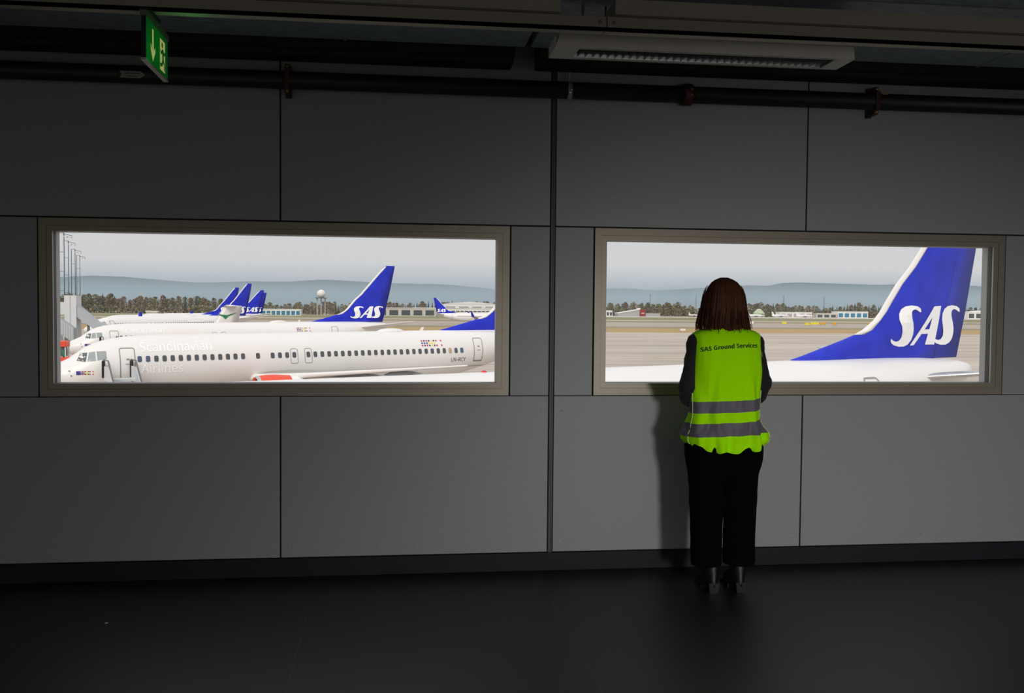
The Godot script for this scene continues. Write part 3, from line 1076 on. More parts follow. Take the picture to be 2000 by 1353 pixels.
func airliner(label: String, at: Vector3, psi: float, tilt: float, o: Dictionary) -> Node3D:
	airframe()
	var d := thing("airliner", label, "airplane", at, "airliners parked in a row" if not o.has("taxi") else "")
	d.basis = Basis(Vector3.UP, deg_to_rad(psi)) * Basis(Vector3.BACK, deg_to_rad(tilt))
	var det: int = o.get("detail", 0)
	var white: Material = M.white
	var blue: Material = M.blue
	var sd: float = o.get("side", 1.0)
	var fu := part("fuselage", cache.fuselage, white, d)
	part("belly_fairing", cache.fairing, white, d)
	for w in [1.0, -1.0]:
		var wn := "port" if w > 0 else "starboard"
		var wg := part("wing", cache["wing%d" % w], M.wing_grey, d)
		part("leading_edge", cache["slat%d" % w], white, wg)
		if det > 0:
			for k in 3: part("flap_fairing", cache.canoe, M.cladding, wg, Vector3([18.2, 18.9, 19.9][k], [2.34, 2.58, 2.96][k], w * [3.6, 6.6, 10.6][k]))
		part("tailplane", cache["tailplane%d" % w], M.bare if det > 1 else M.white, d)
		if o.get("winglets", false): part("winglet", cache["winglet%d" % w], blue, d)
		var e := part("engine", cache.cowl, M.red, d, Vector3(12.25, 1.74, w * 4.83))
		part("nozzle", cache.nozzle, white, e)
		part("intake_lip", cache.lip, M.bare, e)
		part("fan", cache.fan, M.gear, e)
		part("pylon", cache.pylon, white, d, Vector3(0, 0, w * 4.83))
	var fin := part("tail_fin", cache.fin, blue, d)
	part("fin_leading_edge", cache.fin_edge, white, fin)
	for li in 3:
		part("tail_letter", cache["letter%d_%d" % [li, sd]], M.white_text, fin)
	if det > 0: part("rudder_gap", cache.rudder_line, M.dot_blue, fin)
	if not o.get("beacon", false): part("antenna_hump", cache.hump, white, d)
	# landing gear
	var gap: float = o.get("gap", 0.0)
	for g in [[3.7, 0.0, .75], [19.6, 2.86, 1.0], [19.6, -2.86, 1.0]]:
		var st := S(true)
		tube(st, [Vector3(g[0], .55 - gap, g[1]), Vector3(g[0], 2.0, g[1])], .11, 10)
		var leg := part("landing_gear", done(st), M.gear, d)
		for w in [-.32, .32]:
			part("wheel", cache.wheel, M.tyre, leg, Vector3(g[0], .55 * g[2] - gap, g[1] + w), Basis().scaled(Vector3(g[2], g[2], g[2] * .8)))
	# cabin windows
	if det > 0:
		var idx := range(14) + [15, 17, 18, 19, 20] + range(22, 47)
		for i in idx:
			var s: float = 5.65 + i * .508
			var mt: Material = M.cabin
			if i < 2 or i == 46: mt = M.cabin_blue
			if i == 44 and det > 1: mt = M.cabin_shade
			var z := (skin(s, 3.9) - skin(10.0, 3.9)) * sd
			var w := part("cabin_window", cache.cabin_window, mt, fu, Vector3(s - 10.0, 0, z))
			if sd < 0: w.basis = Basis(Vector3(1, 0, 0), Vector3(0, 1, 0), Vector3(0, 0, -1))
	else:
		var st := S()
		for i in 45:
			if i in [14, 16, 21]: continue
			skin_patch(st, rrect(5.65 + i * .508, 3.9, .13, .19, .06, 1), .02, sd, .5)
		part("cabin_window_row", done(st), M.cabin, fu)
	# doors
	for q in [[4.93, 3.66, .47, .98], [30.55, 3.92, .42, .9]]:
		var st := S()
		frame_line(st, q[0], q[1], q[2], q[3], .16, (.06 if det > 0 else .09), .014, sd)
		var dr := part("cabin_door", done(st), M.outline, fu)
		if det > 1:
			st = S()
			skin_patch(st, rrect(q[0] + .02, q[1] + .25, .10, .05, .03), .016, sd)
			part("door_handle", done(st), M.outline, dr)
			st = S()
			skin_patch(st, rrect(q[0] + .02, q[1] - .05, .16, .02, .01), .016, sd)
			part("door_stencil", done(st), M.outline, dr)
			st = S()
			skin_patch(st, PackedVector2Array([Vector2(q[0] - q[2], q[1] - q[3] - .02), Vector2(q[0] + q[2], q[1] - q[3] - .02), Vector2(q[0] + q[2], q[1] - q[3] + .05), Vector2(q[0] - q[2], q[1] - q[3] + .05)]), .018, sd)
			part("door_sill", done(st), M.gear, dr)
	if det > 0:
		for i in [20, 22]:
			var st := S()
			frame_line(st, 5.65 + i * .508, 3.82, .27, .52, .14, .035, .014, sd)
			part("overwing_exit", done(st), M.outline, fu)
	# cockpit glazing: side panes coloured pale for reflected sky, front pane left dark
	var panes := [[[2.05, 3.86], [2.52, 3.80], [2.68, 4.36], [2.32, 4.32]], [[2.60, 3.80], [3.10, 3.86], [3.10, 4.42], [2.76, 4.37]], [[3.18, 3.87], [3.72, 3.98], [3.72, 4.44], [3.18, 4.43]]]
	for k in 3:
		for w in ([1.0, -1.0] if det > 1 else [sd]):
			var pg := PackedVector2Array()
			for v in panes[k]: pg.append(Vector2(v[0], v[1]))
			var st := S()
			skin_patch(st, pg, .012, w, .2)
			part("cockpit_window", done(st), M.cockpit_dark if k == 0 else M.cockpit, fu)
	if det > 0:
		# coloured dots behind the wing and small emblem at the nose
		var st3 := [S(), S(), S()]
		var dots := [[0, 0, 0], [1, 0, 1], [2, 0, 0], [3, 0, 1], [4, 0, 2], [5, 0, 1], [6, 0, 0], [8, 0, 0], [0, 1, 1], [1, 1, 1], [2, 1, 1], [4, 1, 2], [3, 1, 2], [5, 1, 2], [0, 2, 0], [1, 2, 1], [2, 2, 0], [3, 2, 1], [4, 2, 2], [5, 2, 1], [6, 2, 0], [8, 2, 0]]
		for q in dots:
			skin_patch(st3[q[2]], rrect(25.75 + q[0] * .2, 4.66 - q[1] * .17, .06, .055, .01, 1), .016, sd, .5)
			skin_patch(st3[q[2]], rrect(2.22 + q[0] * .085, 3.2 - q[1] * .085, .034, .03, .008, 1), .016, sd, .5)
		for k in 3: part("flag_dots", done(st3[k]), [M.dot_red, M.dot_blue, M.dot_yellow][k], fu).set_meta("kind", "stuff")
		var st := S()
		skin_patch(st, rrect(2.07, 3.115, .11, .12, .01, 1), .02, sd, .2)
		part("nose_emblem", done(st), M.dot_blue, fu)
		st = S(true)
		tube(st, [Vector3(1.62, 3.28, skin(1.62, 3.28) - .02), Vector3(1.62, 3.26, skin(1.62, 3.28) + .09), Vector3(1.5, 3.25, skin(1.62, 3.28) + .1)], .022, 6)
		part("pitot_probe", done(st), M.gear, fu)
		st = S(true)
		tube(st, [Vector3(1.68, 2.95, skin(1.68, 2.95) - .02), Vector3(1.68, 2.95, skin(1.68, 2.95) + .06)], .04, 8)
		part("static_port", done(st), M.gear, fu)
		for q in ([[26.3, .28]] if not o.get("beacon", false) else []):
			st = S()
			prism(st, PackedVector2Array([Vector2(q[0], 5.38), Vector2(q[0] + .32, 5.38), Vector2(q[0] + .38, 5.38 + q[1]), Vector2(q[0] + .22, 5.38 + q[1])]), -.02, .02)
			part("blade_aerial", done(st), white, fu)
		part("title_text", text_mesh("Scandinavian", 4.5, func(u: float, v: float) -> Vector3: return Vector3(5.75 + u, 4.36 + v, skin(5.75 + u, 4.36 + v) + .016)), M.white_text, fu)
		part("title_text", text_mesh("Airlines", 2.6, func(u: float, v: float) -> Vector3: return Vector3(5.72 + u, 2.98 + v, skin(5.72 + u, 2.98 + v) + .016)), M.white_text, fu)
	if o.has("reg"):
		part("registration_text", text_mesh(o.reg, 1.3, func(u: float, v: float) -> Vector3: return Vector3(28.1 + u, 3.05 + v, skin(28.1 + u, 3.05 + v) + .016)), M.letter_dark, fu)
	if o.get("beacon", false):
		var st := S(true)
		sphere(st, Vector3(15.8, 5.40, 0), Vector3(.09, .05, .06), 12, 6)
		part("beacon_light", done(st), M.dot_red, fu)
	return d

func build_planes() -> void:
	var cy := 1.53
	airliner("white airliner parked nearest the building with huge blue tail fin", Vector3(-11.694, cy - 7.222, -19.825), 25.5, .3, {"detail": 2, "beacon": true, "gap": -.1})
	airliner("white airliner with registration LN-RCY on its rear side", Vector3(-21.739, cy - 7.34, -63.685), 24.5, .55, {"detail": 2, "reg": "LN-RCY", "gap": -.05})
	airliner("white airliner whose blue fin stands beside the radar dome", Vector3(-35.396, cy - 7.433, -111.228), 24.0, .55, {"detail": 1, "gap": 0.0})
	airliner("white airliner with its nose at the covered boarding bridge", Vector3(-59.54, cy - 7.63, -198.92), 44.0, .55, {"winglets": true})
	airliner("half hidden airliner whose fin shows left of the tallest far fin", Vector3(-69.35, cy - 7.6, -239.86), 42.0, .3, {})
	airliner("far airliner whose fin stands at the blue hangar, the larger of two", Vector3(-73.98, cy - 7.57, -288.53), 26.0, .3, {"winglets": true})
	airliner("far airliner whose fin stands at the blue hangar, the smaller of two", Vector3(-78.13, cy - 7.7, -328.53), 26.0, .3, {})
	airliner("airliner taxiing the other way before the white hangars", Vector3(59.0, cy - 7.45, -455.0), 178.0, 0.0, {"side": -1.0, "winglets": true, "taxi": true})
	build_turboprop()

func build_turboprop() -> void:
	# white high-tailed turboprop with a green bird, between two airliners
	var d := thing("turboprop_airplane", "white turboprop with green bird on its tall tail", "airplane", Vector3(-46.2, APRON, -158.0))
	d.basis = Basis(Vector3.UP, deg_to_rad(20.0))
	var st := S(true)
	var rings := []
	for f in [[0.0, 1.9, 1.8, .05], [.6, 2.5, 1.35, .7], [2.0, 3.1, .95, 1.2], [4.0, 3.3, .75, 1.32], [14.0, 3.3, .75, 1.32], [18.0, 3.3, 1.5, 1.0], [22.0, 3.2, 2.4, .35]]:
		var r := []
		for i in 24:
			var t := TAU * i / 24
			r.append(Vector3(f[0], (f[1] + f[2]) * .5 + (f[1] - f[2]) * .5 * cos(t), f[3] * sin(t)))
		rings.append(r)
	loft(st, rings)
	part("fuselage", done(st), M.white, d)
	st = S(true)
	rings = []
	for q in [[3.0, 16.6, 4.9], [4.2, 18.2, 4.0], [7.3, 20.1, 3.0], [7.45, 20.3, 2.7]]:
		var r := []
		for v in [[0.0, 0.0], [.2, .14], [.6, .1], [1.0, 0.0], [.6, -.1], [.2, -.14]]: r.append(Vector3(q[1] + q[2] * v[0], q[0], v[1]))
		rings.append(r)
	loft(st, rings)
	var fin := part("tail_fin", done(st), M.white, d)
	for sd in [1.0, -1.0]:
		flip = sd < 0
		st = S(true)
		loft(st, [
			[Vector3(22.2, 7.4, 0), Vector3(20.6, 7.62, 0), Vector3(20.0, 7.4, 0), Vector3(20.6, 7.25, 0)],
			[Vector3(22.2, 7.42, 3.9), Vector3(21.2, 7.52, 3.9), Vector3(20.9, 7.42, 3.9), Vector3(21.2, 7.34, 3.9)]])
		flip = false
		part("tailplane", done(st), M.white, d)
		flip = sd < 0
		st = S(true)
		loft(st, [
			[Vector3(10.4, 3.25, 0), Vector3(9.0, 3.5, 0), Vector3(8.0, 3.3, 0), Vector3(9.0, 3.1, 0)],
			[Vector3(10.0, 3.6, 12.9), Vector3(9.3, 3.7, 12.9), Vector3(8.8, 3.6, 12.9), Vector3(9.3, 3.5, 12.9)]])
		flip = false
		part("wing", done(st), M.white, d)
		st = S(true)
		lathe(st, [[.05, -2.2], [.35, -1.8], [.5, -.8], [.5, 1.5], [.2, 3.0]], 14, Vector3(9.0, 3.0, sd * 3.9), Vector3.RIGHT)
		part("engine", done(st), M.white, d)
	st = S()
	for pl in [[[18.9, 6.1], [19.9, 5.65], [20.3, 5.2], [20.8, 5.7], [22.3, 6.35], [21.2, 6.1], [20.6, 5.9], [20.1, 5.95]]]:
		var p := PackedVector2Array()
		for v in pl: p.append(Vector2(v[0], v[1]))
		prism(st, p, .14, .16)
	part("bird_emblem", done(st), M.green_paint, fin)
	for g in [[3.0, 0.0], [9.6, 3.9], [9.6, -3.9]]:
		st = S(true)
		tube(st, [Vector3(g[0], .3, g[1]), Vector3(g[0], 2.0, g[1])], .1, 8)
		lathe(st, [[.3, -.2], [.4, -.15], [.4, .15], [.3, .2]], 14, Vector3(g[0], .4, g[1]), Vector3.BACK)
		part("landing_gear", done(st), M.tyre, d)

# ------------------------------------------------------------------ things on the airfield
func build_airfield() -> void:
	stairs("white boarding stairs at the front door of the LN-RCY airliner", Vector3(-21.739, 0, -63.685), 24.5)
	stairs("white boarding stairs at the airliner next to the radar dome", Vector3(-35.396, 0, -111.228), 24.0)
	bridge()
	var i := 0
	for q in [[-78.5, -244.0, "tall twin-pole floodlight mast, first of the row, nearest the boarding bridge"], [-86.9, -274.0, "tall twin-pole floodlight mast, second of the row from the boarding bridge"], [-97.5, -314.0, "tall twin-pole floodlight mast, third of the row from the boarding bridge"], [-107.6, -352.0, "tall twin-pole floodlight mast, last of the row beyond the boarding bridge"]]:
		mast(q[0], q[1], 24.6, q[2])
	# ground vehicles at the nose of the second aircraft
	vehicle("red tow tractor under the nose of the LN-RCY airliner's neighbour", Vector3(-34.1, APRON, -104.6), .1, true)
	vehicle("red service cart with green hoses by the airliner nose", Vector3(-31.2, APRON, -96.6), .15, false)
	# white radar dome
	var d := thing("radar_dome", "white radar dome on a grey lattice tower above the trees", "radar", Vector3(-57.5, APRON, -820.0))
	var st := S(true)
	sphere(st, Vector3(0, 18.6, 0), Vector3(3.5, 3.4, 3.5), 24, 16)
	part("dome", done(st), M.wall_white, d)
	st = S(true)
	lathe(st, [[4.8, 14.9], [4.8, 15.5]], 20)
	part("platform", done(st), M.pane_dark, d)
	for x in [-3.2, 0.0, 3.2]:
		st = S()
		bx(st, x - .45, x + .45, 0, 15, -.45, .45)
		part("tower_leg", done(st), M.roof_grey, d)
	# buildings
	hangar("blue-doored white service building in front of the trees", -115.5, -77.9, 5.2, -860, 18, M.wall_white, M.pane_blue, 9, 0.0)
	hangar("small grey shed at the far grass edge", -168.4, -160.9, 3.4, -700, 5, M.wall_beige, M.pane_dark, 0, 0.0)
	hangar("long beige cargo hall behind the second blue fin", -14.0, 41.0, 7.1, -900, 24, M.wall_beige, M.pane_dark, 5, 0.0)
	hangar("tall white maintenance hangar behind the taxiing airliner", 51.6, 104.0, 12.2, -960, 30, M.wall_white, M.roof_grey, 4, 2.0)
	hangar("low white terminal annex with dark window band", 20.0, 110.0, 7.4, -925, 14, M.wall_white, M.pane_dark, 22, 0.0)
	hangar("white gate cabin at the end of the far apron", 247.0, 258.0, 6.1, -1120, 10, M.wall_white, M.pane_dark, 3, 0.0)
	hangar("pale gabled house with green tint among the parked jets", 434.3, 444.6, 5.0, -1122, 9, M.wall_green, M.pane_dark, 2, 5.2)
	hangar("long low white workshop behind the parked jets", 464.4, 504.4, 6.1, -1122, 14, M.wall_white, M.roof_grey, 5, 0.0)
	hangar("low pink-white depot beside the flat-roofed terminal", 510.5, 536.0, 4.8, -1122, 12, M.wall_beige, M.pane_dark, 3, 0.0)
	hangar("flat-roofed white terminal with blue doors", 537.4, 576.0, 7.4, -1122, 18, M.wall_white, M.pane_blue, 5, 0.0)
	hangar("white far building behind the trailing edge of the big fin", 706.0, 745.0, 8.4, -1122, 14, M.wall_white, M.pane_dark, 4, 2.0)
	# barn with slanting roof and red end
	var b := thing("barn", "grey slant-roofed barn with a dark red gable tower", "building", Vector3(264.7, APRON, -1120))
	st = S()
	prism(st, PackedVector2Array([Vector2(0, 0), Vector2(26, 0), Vector2(26, 7.9), Vector2(0, 3.4)]), -16, 0)
	part("hall", done(st), M.roof_grey, b)
	st = S()
	prism(st, PackedVector2Array([Vector2(-.4, 3.2), Vector2(26, 7.7), Vector2(26, 8.4), Vector2(-.4, 3.9)]), -16.5, .6)
	part("roof", done(st), M.wall_white, b)
	st = S()
	bx(st, 26, 33.2, 0, 8.2, -14, .5)
	part("red_tower", done(st), M.barn_red, b)
	st = S()
	bx(st, 23.6, 27, 8.2, 9.8, -6, .2)
	part("roof_box", done(st), M.wall_white, b)
	st = S()
	bx(st, 28, 31.5, 3.4, 4.2, .5, .7)
	part("sign_board", done(st), M.wall_white, b)
	st = S()
	bx(st, 33.2, 51, 0, 3.8, -8, 0)
	part("open_shed", done(st), M.roof_grey, b)
	# parked small jets far away
	for q in [[409.0, -1085.0, 0], [439.0, -1085.0, 1], [468.5, -1085.0, 2], [338.0, -1080.0, 3]]:
		small_jet(Vector3(q[0], APRON, q[1]), ["white jet parked before the pale gabled house", "white jet parked at the left end of the long workshop", "white jet parked before the middle of the long workshop", "white jet parked alone on the far apron by the birches"][q[2]], 21.0 if q[2] < 3 else 12.0)
	# taxiway signs
	for q in [[208.8, -470.0, 2.2, M.yellow, "single yellow taxiway sign nearest the grass"], [211.5, -505.0, 2.4, M.yellow, "small yellow taxiway sign behind the single one"], [221.0, -488.0, 4.6, M.yellow, "widest yellow taxiway sign"], [226.5, -490.0, 3.2, M.orange, "yellow-black taxiway sign beside the widest one"], [232.0, -488.0, 2.2, M.orange, "orange taxiway sign standing alone"], [238.4, -462.0, 2.8, M.orange, "orange taxiway sign before the big blue fin"], [193.3, -505.0, 1.8, M.wall_white, "white marker board by the taxiway"]]:
		var s := thing("taxiway_sign", q[4], "sign", Vector3(q[0], APRON, q[1]))
		st = S()
		bx(st, -q[2] * .5, q[2] * .5, .5, 1.75, -.15, .15)
		part("sign_board", done(st), q[3], s)
		for x in [-.35, .35]:
			st = S()
			bx(st, x * q[2] - .06, x * q[2] + .06, 0, .5, -.06, .06)
			part("post", done(st), M.gear, s)
	var wb := thing("marker_box", "small white equipment box on the grass edge", "box", Vector3(101.2, APRON, -330.0))
	st = S()
	cbox(st, Vector3(0, .55, 0), Vector3(1.8, .8, 1.0), .05)
	part("box_body", done(st), M.wall_white, wb)
	st = S()
	bx(st, -.8, -.65, 0, .15, -.3, .3)
	bx(st, .65, .8, 0, .15, -.3, .3)
	part("feet", done(st), M.gear, wb)
	# thin antenna masts beyond the trees
	for q in [[299.1, 26.0, "thin antenna mast behind the birches by the red-gabled barn"], [354.2, 24.4, "thin antenna mast beside the lone dark spruce"], [461.3, 26.0, "thin antenna mast behind the round tree by the workshop"], [511.4, 24.8, "thin antenna mast above the dark spruces"]]:
		st = S()
		lathe(st, [[.35, 0.0], [.2, q[1]]], 6, Vector3.ZERO)
		for y in range(4, int(q[1]), 4): bx(st, -.7, .7, y, y + .2, -.1, .1)
		tag(part("antenna_mast", done(st), M.mast, self, Vector3(q[0] * 1.1, APRON, -1215.0), Basis().scaled(Vector3.ONE * 1.1)), q[2], "mast")
	st = S()
	bx(st, -1.0, 1.0, 4, 8, -.3, .3)
	bx(st, -.2, .2, 0, 4, -.2, .2)
	tag(part("blue_board", done(st), M.pane_blue, self, Vector3(356.5, APRON, -1090)), "blue board on a post on the far apron", "sign")

func stairs(label: String, origin: Vector3, psi: float) -> void:
	# local axes of the aircraft: x aft, z to its left; the stairs lead down and away from the door
	var bs := Basis(Vector3.UP, deg_to_rad(psi))
	var at := origin + bs * Vector3(4.25, 0, 2.08)
	var d := thing("boarding_stairs", label, "stairs", Vector3(at.x, APRON, at.z), "boarding stairs")
	d.basis = bs
	var h := 2.78
	var st := S()
	bx(st, -.85, .85, h - .14, h, 0, 1.5)
	part("platform", done(st), M.cladding_light, d)
	for k in 14:
		st = S()
		var y := h - (k + 1) * .185
		bx(st, -.7, .7, y - .04, y, 1.5 + k * .26, 1.78 + k * .26)
		part("step", done(st), M.gear, d)
	for s in [-1.0, 1.0]:
		st = S()
		prism(st, PackedVector2Array([Vector2(-.1, h - .1), Vector2(-1.5, h - .1), Vector2(-5.2, .3), Vector2(-5.2, 1.2), Vector2(-1.5, h + .75), Vector2(-.1, h + .75)]), -.02, .02, Transform3D(Basis(Vector3(0, 0, -1), Vector3.UP, Vector3.RIGHT), Vector3(s * .8, 0, 0)))
		part("side_panel", done(st), M.cladding_light, d)
		st = S(true)
		tube(st, [Vector3(s * .8, h - .1, .0), Vector3(s * .8, h + 1.15, .02), Vector3(s * .8, h + 1.15, 1.5), Vector3(s * .8, 1.35, 5.2), Vector3(s * .8, .3, 5.25)], .05, 8)
		part("handrail", done(st), M.gear, d)
		st = S()
		cbox(st, Vector3(s * .83, h + .55, -.06), Vector3(.2, 1.1, .2), .04)
		part("bumper_pad", done(st), M.black, d)
		st = S(true)
		tube(st, [Vector3(s * .75, 0.0, 1.0), Vector3(s * .75, h - .1, .6)], .07, 8)
		tube(st, [Vector3(s * .75, 0.0, 4.6), Vector3(s * .75, .7, 4.6)], .07, 8)
		part("strut", done(st), M.gear, d)

func bridge() -> void:
	var d := thing("boarding_bridge", "grey clad boarding bridge with stair tower and sloping walkway", "boarding bridge", Vector3(0, APRON, -185.0))
	d.basis = Basis().scaled(Vector3(.94, 1, 1))
	var st := S()
	bx(st, -62.5, -60.3, 0, 9.1, -3, 0)
	part("stair_tower", done(st), M.cladding_light, d)
	st = S()
	bx(st, -75, -62.5, 5.6, 7.9, -3.4, -.3)
	part("gallery", done(st), M.cladding_light, d)
	st = S()
	prism(st, PackedVector2Array([Vector2(-60.3, 7.3), Vector2(-56.6, 4.3), Vector2(-54.6, 3.6), Vector2(-53.0, 3.0), Vector2(-53.0, 1.1), Vector2(-56.0, 2.2), Vector2(-60.3, 5.2)]), -2.6, -.2)
	part("sloping_walkway", done(st), M.cladding, d)
	st = S()
	prism(st, PackedVector2Array([Vector2(-64.4, 6.0), Vector2(-60.3, 3.2), Vector2(-60.3, .5), Vector2(-64.4, 3.3)]), 0, 1.6)
	var lower := part("stair_flight", done(st), M.cladding, d)
	st = S()
	prism(st, PackedVector2Array([Vector2(-65.2, 3.8), Vector2(-62.4, 2.0), Vector2(-61.8, .3), Vector2(-65.2, .3)]), 1.6, 3.2)
	var low2 := part("stair_flight", done(st), M.cladding, d)
	# upright ribs of the cladding
	for k in 9:
		var x := -64.2 + k * .46
		var y := 6.0 - (x + 64.4) * .683
		part("cladding_rib", boxmesh(x - .05, x + .05, y - 2.65, y - .08, 1.6, 1.68), M.cladding_light, lower)
	for k in 6:
		var x := -65.0 + k * .46
		var y := 3.8 - (x + 65.2) * .643
		part("cladding_rib", boxmesh(x - .05, x + .05, .32, y - .08, 3.2, 3.28), M.cladding_light, low2)
	st = S()
	bx(st, -61.45, -61.35, .2, 9.0, 0, .06)
	part("corner_post", done(st), M.cladding, d)
	for q in [[-55.5, 2.0], [-58.5, 3.8]]:
		st = S()
		bx(st, q[0] - .2, q[0] + .2, 0, q[1], -1.6, -1.2)
		part("support_leg", done(st), M.gear, d)
	st = S()
	bx(st, -72, -71.4, 0, 5.6, -2.2, -1.6)
	part("support_leg", done(st), M.gear, d)

func mast(x: float, z: float, h: float, label: String) -> void:
	var d := thing("floodlight_mast", label, "light mast", Vector3(x, APRON, z), "floodlight masts along the stands")
	for k in 2:
		var st := S(true)
		lathe(st, [[.16, 0.0], [.10, h]], 8, Vector3(k * 1.1, 0, 0))
		part("pole", done(st), M.mast, d)
	for k in 5:
		var st := S()
		var y := h - k * 4.6 if k else h - .1
		bx(st, 0, 1.1, y - .05, y + .05, -.05, .05)
		part("rung", done(st), M.mast, d)
	var st := S()
	box(st, Vector3(1.9, h - .5, 0), Vector3(1.9, .12, 1.2), Basis(Vector3.BACK, -.22))
	part("arm", done(st), M.mast, d)
	for k in 2:
		st = S()
		box(st, Vector3(1.6 + k * .9, h - 1.0 - k * .12, .1), Vector3(.7, .3, .9), Basis(Vector3.BACK, -.12))
		part("lamp_head", done(st), M.cladding_light, d)

func vehicle(label: String, at: Vector3, turn: float, cab: bool) -> void:
	var d := thing("tow_tractor" if cab else "service_cart", label, "vehicle", at)
	d.rotation.y = turn
	var st := S()
	cbox(st, Vector3(0, .95, 0), Vector3(3.6, .8, 1.8), .1)
	part("body", done(st), M.cladding_light if cab else M.red, d)
	if cab:
		st = S()
		cbox(st, Vector3(-.1, 3.35, 0), Vector3(2.6, .6, 1.9), .06)
		part("cab_roof", done(st), M.red, d)
		st = S()
		for q in [[-1.3, .8], [1.1, .8], [-1.3, -.8], [1.1, -.8]]: bx(st, q[0] - .05, q[0] + .05, 1.3, 3.1, q[1] - .05, q[1] + .05)
		part("cab_frame", done(st), M.cladding_light, d)
		st = S()
		bx(st, -1.2, 1.0, 2.1, 3.0, -.78, .78)
		part("cab_glass", done(st), M.pane_dark, d)
		st = S()
		bx(st, -1.25, 1.05, 1.35, 2.1, -.8, .8)
		part("cab_panel", done(st), M.cladding_light, d)
	else:
		st = S()
		cbox(st, Vector3(.2, 1.85, 0), Vector3(2.4, 1.1, 1.5), .1)
		part("machine_box", done(st), M.red, d)
		for k in 3:
			st = S(true)
			tube(st, [Vector3(-.9 + k * .5, 2.3, .5), Vector3(-.95 + k * .5, 2.85, .6), Vector3(-.6 + k * .5, 3.0, .55), Vector3(-.45 + k * .5, 2.3, .6)], .1, 8)
			part("hose", done(st), M.green_paint, d)
	for q in [[-1.1, .8], [1.1, .8], [-1.1, -.8], [1.1, -.8]]:
		st = S(true)
		lathe(st, [[.25, -.14], [.42, -.12], [.42, .12], [.25, .14]], 16, Vector3(q[0], .42, q[1]), Vector3.BACK)
		part("wheel", done(st), M.tyre, d)

func hangar(label: String, x0: float, x1: float, h: float, z: float, depth: float, wall: Material, pane: Material, doors: int, gable: float) -> void:
	var d := thing("building", label, "building", Vector3(x0, APRON, z))
	var w := x1 - x0
	var st := S()
	bx(st, 0, w, 0, h, -depth, 0)
	part("walls", done(st), wall, d)
	st = S()
	if gable > 0:
		prism(st, PackedVector2Array([Vector2(-.4, h), Vector2(w + .4, h), Vector2(w * .5, h + gable)]), -depth, .4)
	else:
		bx(st, -.3, w + .3, h, h + .6, -depth, .4)
	part("roof", done(st), wall if gable > 0 else M.wall_white, d)
	for k in doors:
		var dw := w / doors
		var ww := dw * (.72 if doors < 12 else .8)
		part("window" if doors > 10 else "door", boxmesh(dw * (k + .5) - ww * .5, dw * (k + .5) + ww * .5, h * (.12 if doors < 12 else .58), h * (.78 if doors < 12 else .72), 0, .12), pane, d)

func small_jet(at: Vector3, label: String, l: float) -> void:
	var d := thing("small_jet", label, "airplane", at, "small jets on the far apron")
	var st := S(true)
	lathe(st, [[.03, 0.0], [.06 * l, .08 * l], [.07 * l, .3 * l], [.07 * l, .7 * l], [.02 * l, l]], 12, Vector3(0, 2.2, 0), Vector3.RIGHT)
	part("fuselage", done(st), M.wall_white, d)
	st = S()
	prism(st, PackedVector2Array([Vector2(.02 * l, 2.2), Vector2(.2 * l, 2.2), Vector2(.06 * l, 2.2 + .22 * l), Vector2(-.01 * l, 2.2 + .22 * l)]), -.15, .15)
	part("tail_fin", done(st), M.wall_white, d)
	st = S()
	prism(st, PackedVector2Array([Vector2(.4 * l, -.4 * l), Vector2(.5 * l, -.4 * l), Vector2(.62 * l, 0), Vector2(.5 * l, .4 * l), Vector2(.4 * l, .4 * l), Vector2(.42 * l, 0)]), 1.5, 1.8, Transform3D(Basis(Vector3.RIGHT, Vector3.FORWARD, Vector3.UP), Vector3.ZERO))
	part("wing", done(st), M.dot_blue, d)
	for q in [[.85, 0.0], [.5, .12], [.5, -.12]]:
		st = S(true)
		tube(st, [Vector3(q[0] * l, 0, q[1] * l), Vector3(q[0] * l, 1.8, q[1] * l)], .2, 6)
		part("landing_gear", done(st), M.tyre, d)

# ------------------------------------------------------------------ trees
func leafy(seed_: int, cols: Array, dense: float, slim: float) -> ArrayMesh:
	# broadleaf tree of height 1: trunk, limbs and a cloud of leaf clumps
	var r := RandomNumberGenerator.new()
	r.seed = seed_
	var st := S()
	st.set_color(Color(.10, .085, .07))
	lathe(st, [[.016, 0.0], [.012, .4], [.004, .9]], 5)
	for k in 7:
		var a := r.randf() * TAU
		var y := r.randf_range(.25, .6)
		tube(st, [Vector3(0, y, 0), Vector3(sin(a) * .13, y + .2, cos(a) * .13)], .005, 4)
	var n := int(420 * dense)
	for k in n:
		var t := pow(r.randf(), .8)
		var y := lerpf(.14, .99, t)
		var rad := slim * sqrt(maxf(.02, 1.0 - pow(absf(t - .42) / .6, 2.2))) * sqrt(r.randf())
		var a := r.randf() * TAU
		rad *= 1.0 + .35 * sin(a * 3.0 + seed_) * sin(y * 9.0 + seed_)
		var c := Vector3(sin(a) * rad, y, cos(a) * rad)
		var col: Color = cols[r.randi() % cols.size()]
		col = col * r.randf_range(.75, 1.2)
		st.set_color(Color(col.r, col.g, col.b))
		var s := r.randf_range(.022, .042)
		var u := Vector3(r.randfn(), r.randfn(), r.randfn()).normalized() * s
		var v := Vector3(r.randfn(), r.randfn(), r.randfn()).normalized()
		v = (v - u.normalized() * v.dot(u.normalized())).normalized() * s
		tri(st, c - u - v * .6, c + u - v * .5, c + v)
		tri(st, c - u * .7 + v * .6, c - v, c + u * .8 + v * .5)
	return done(st)

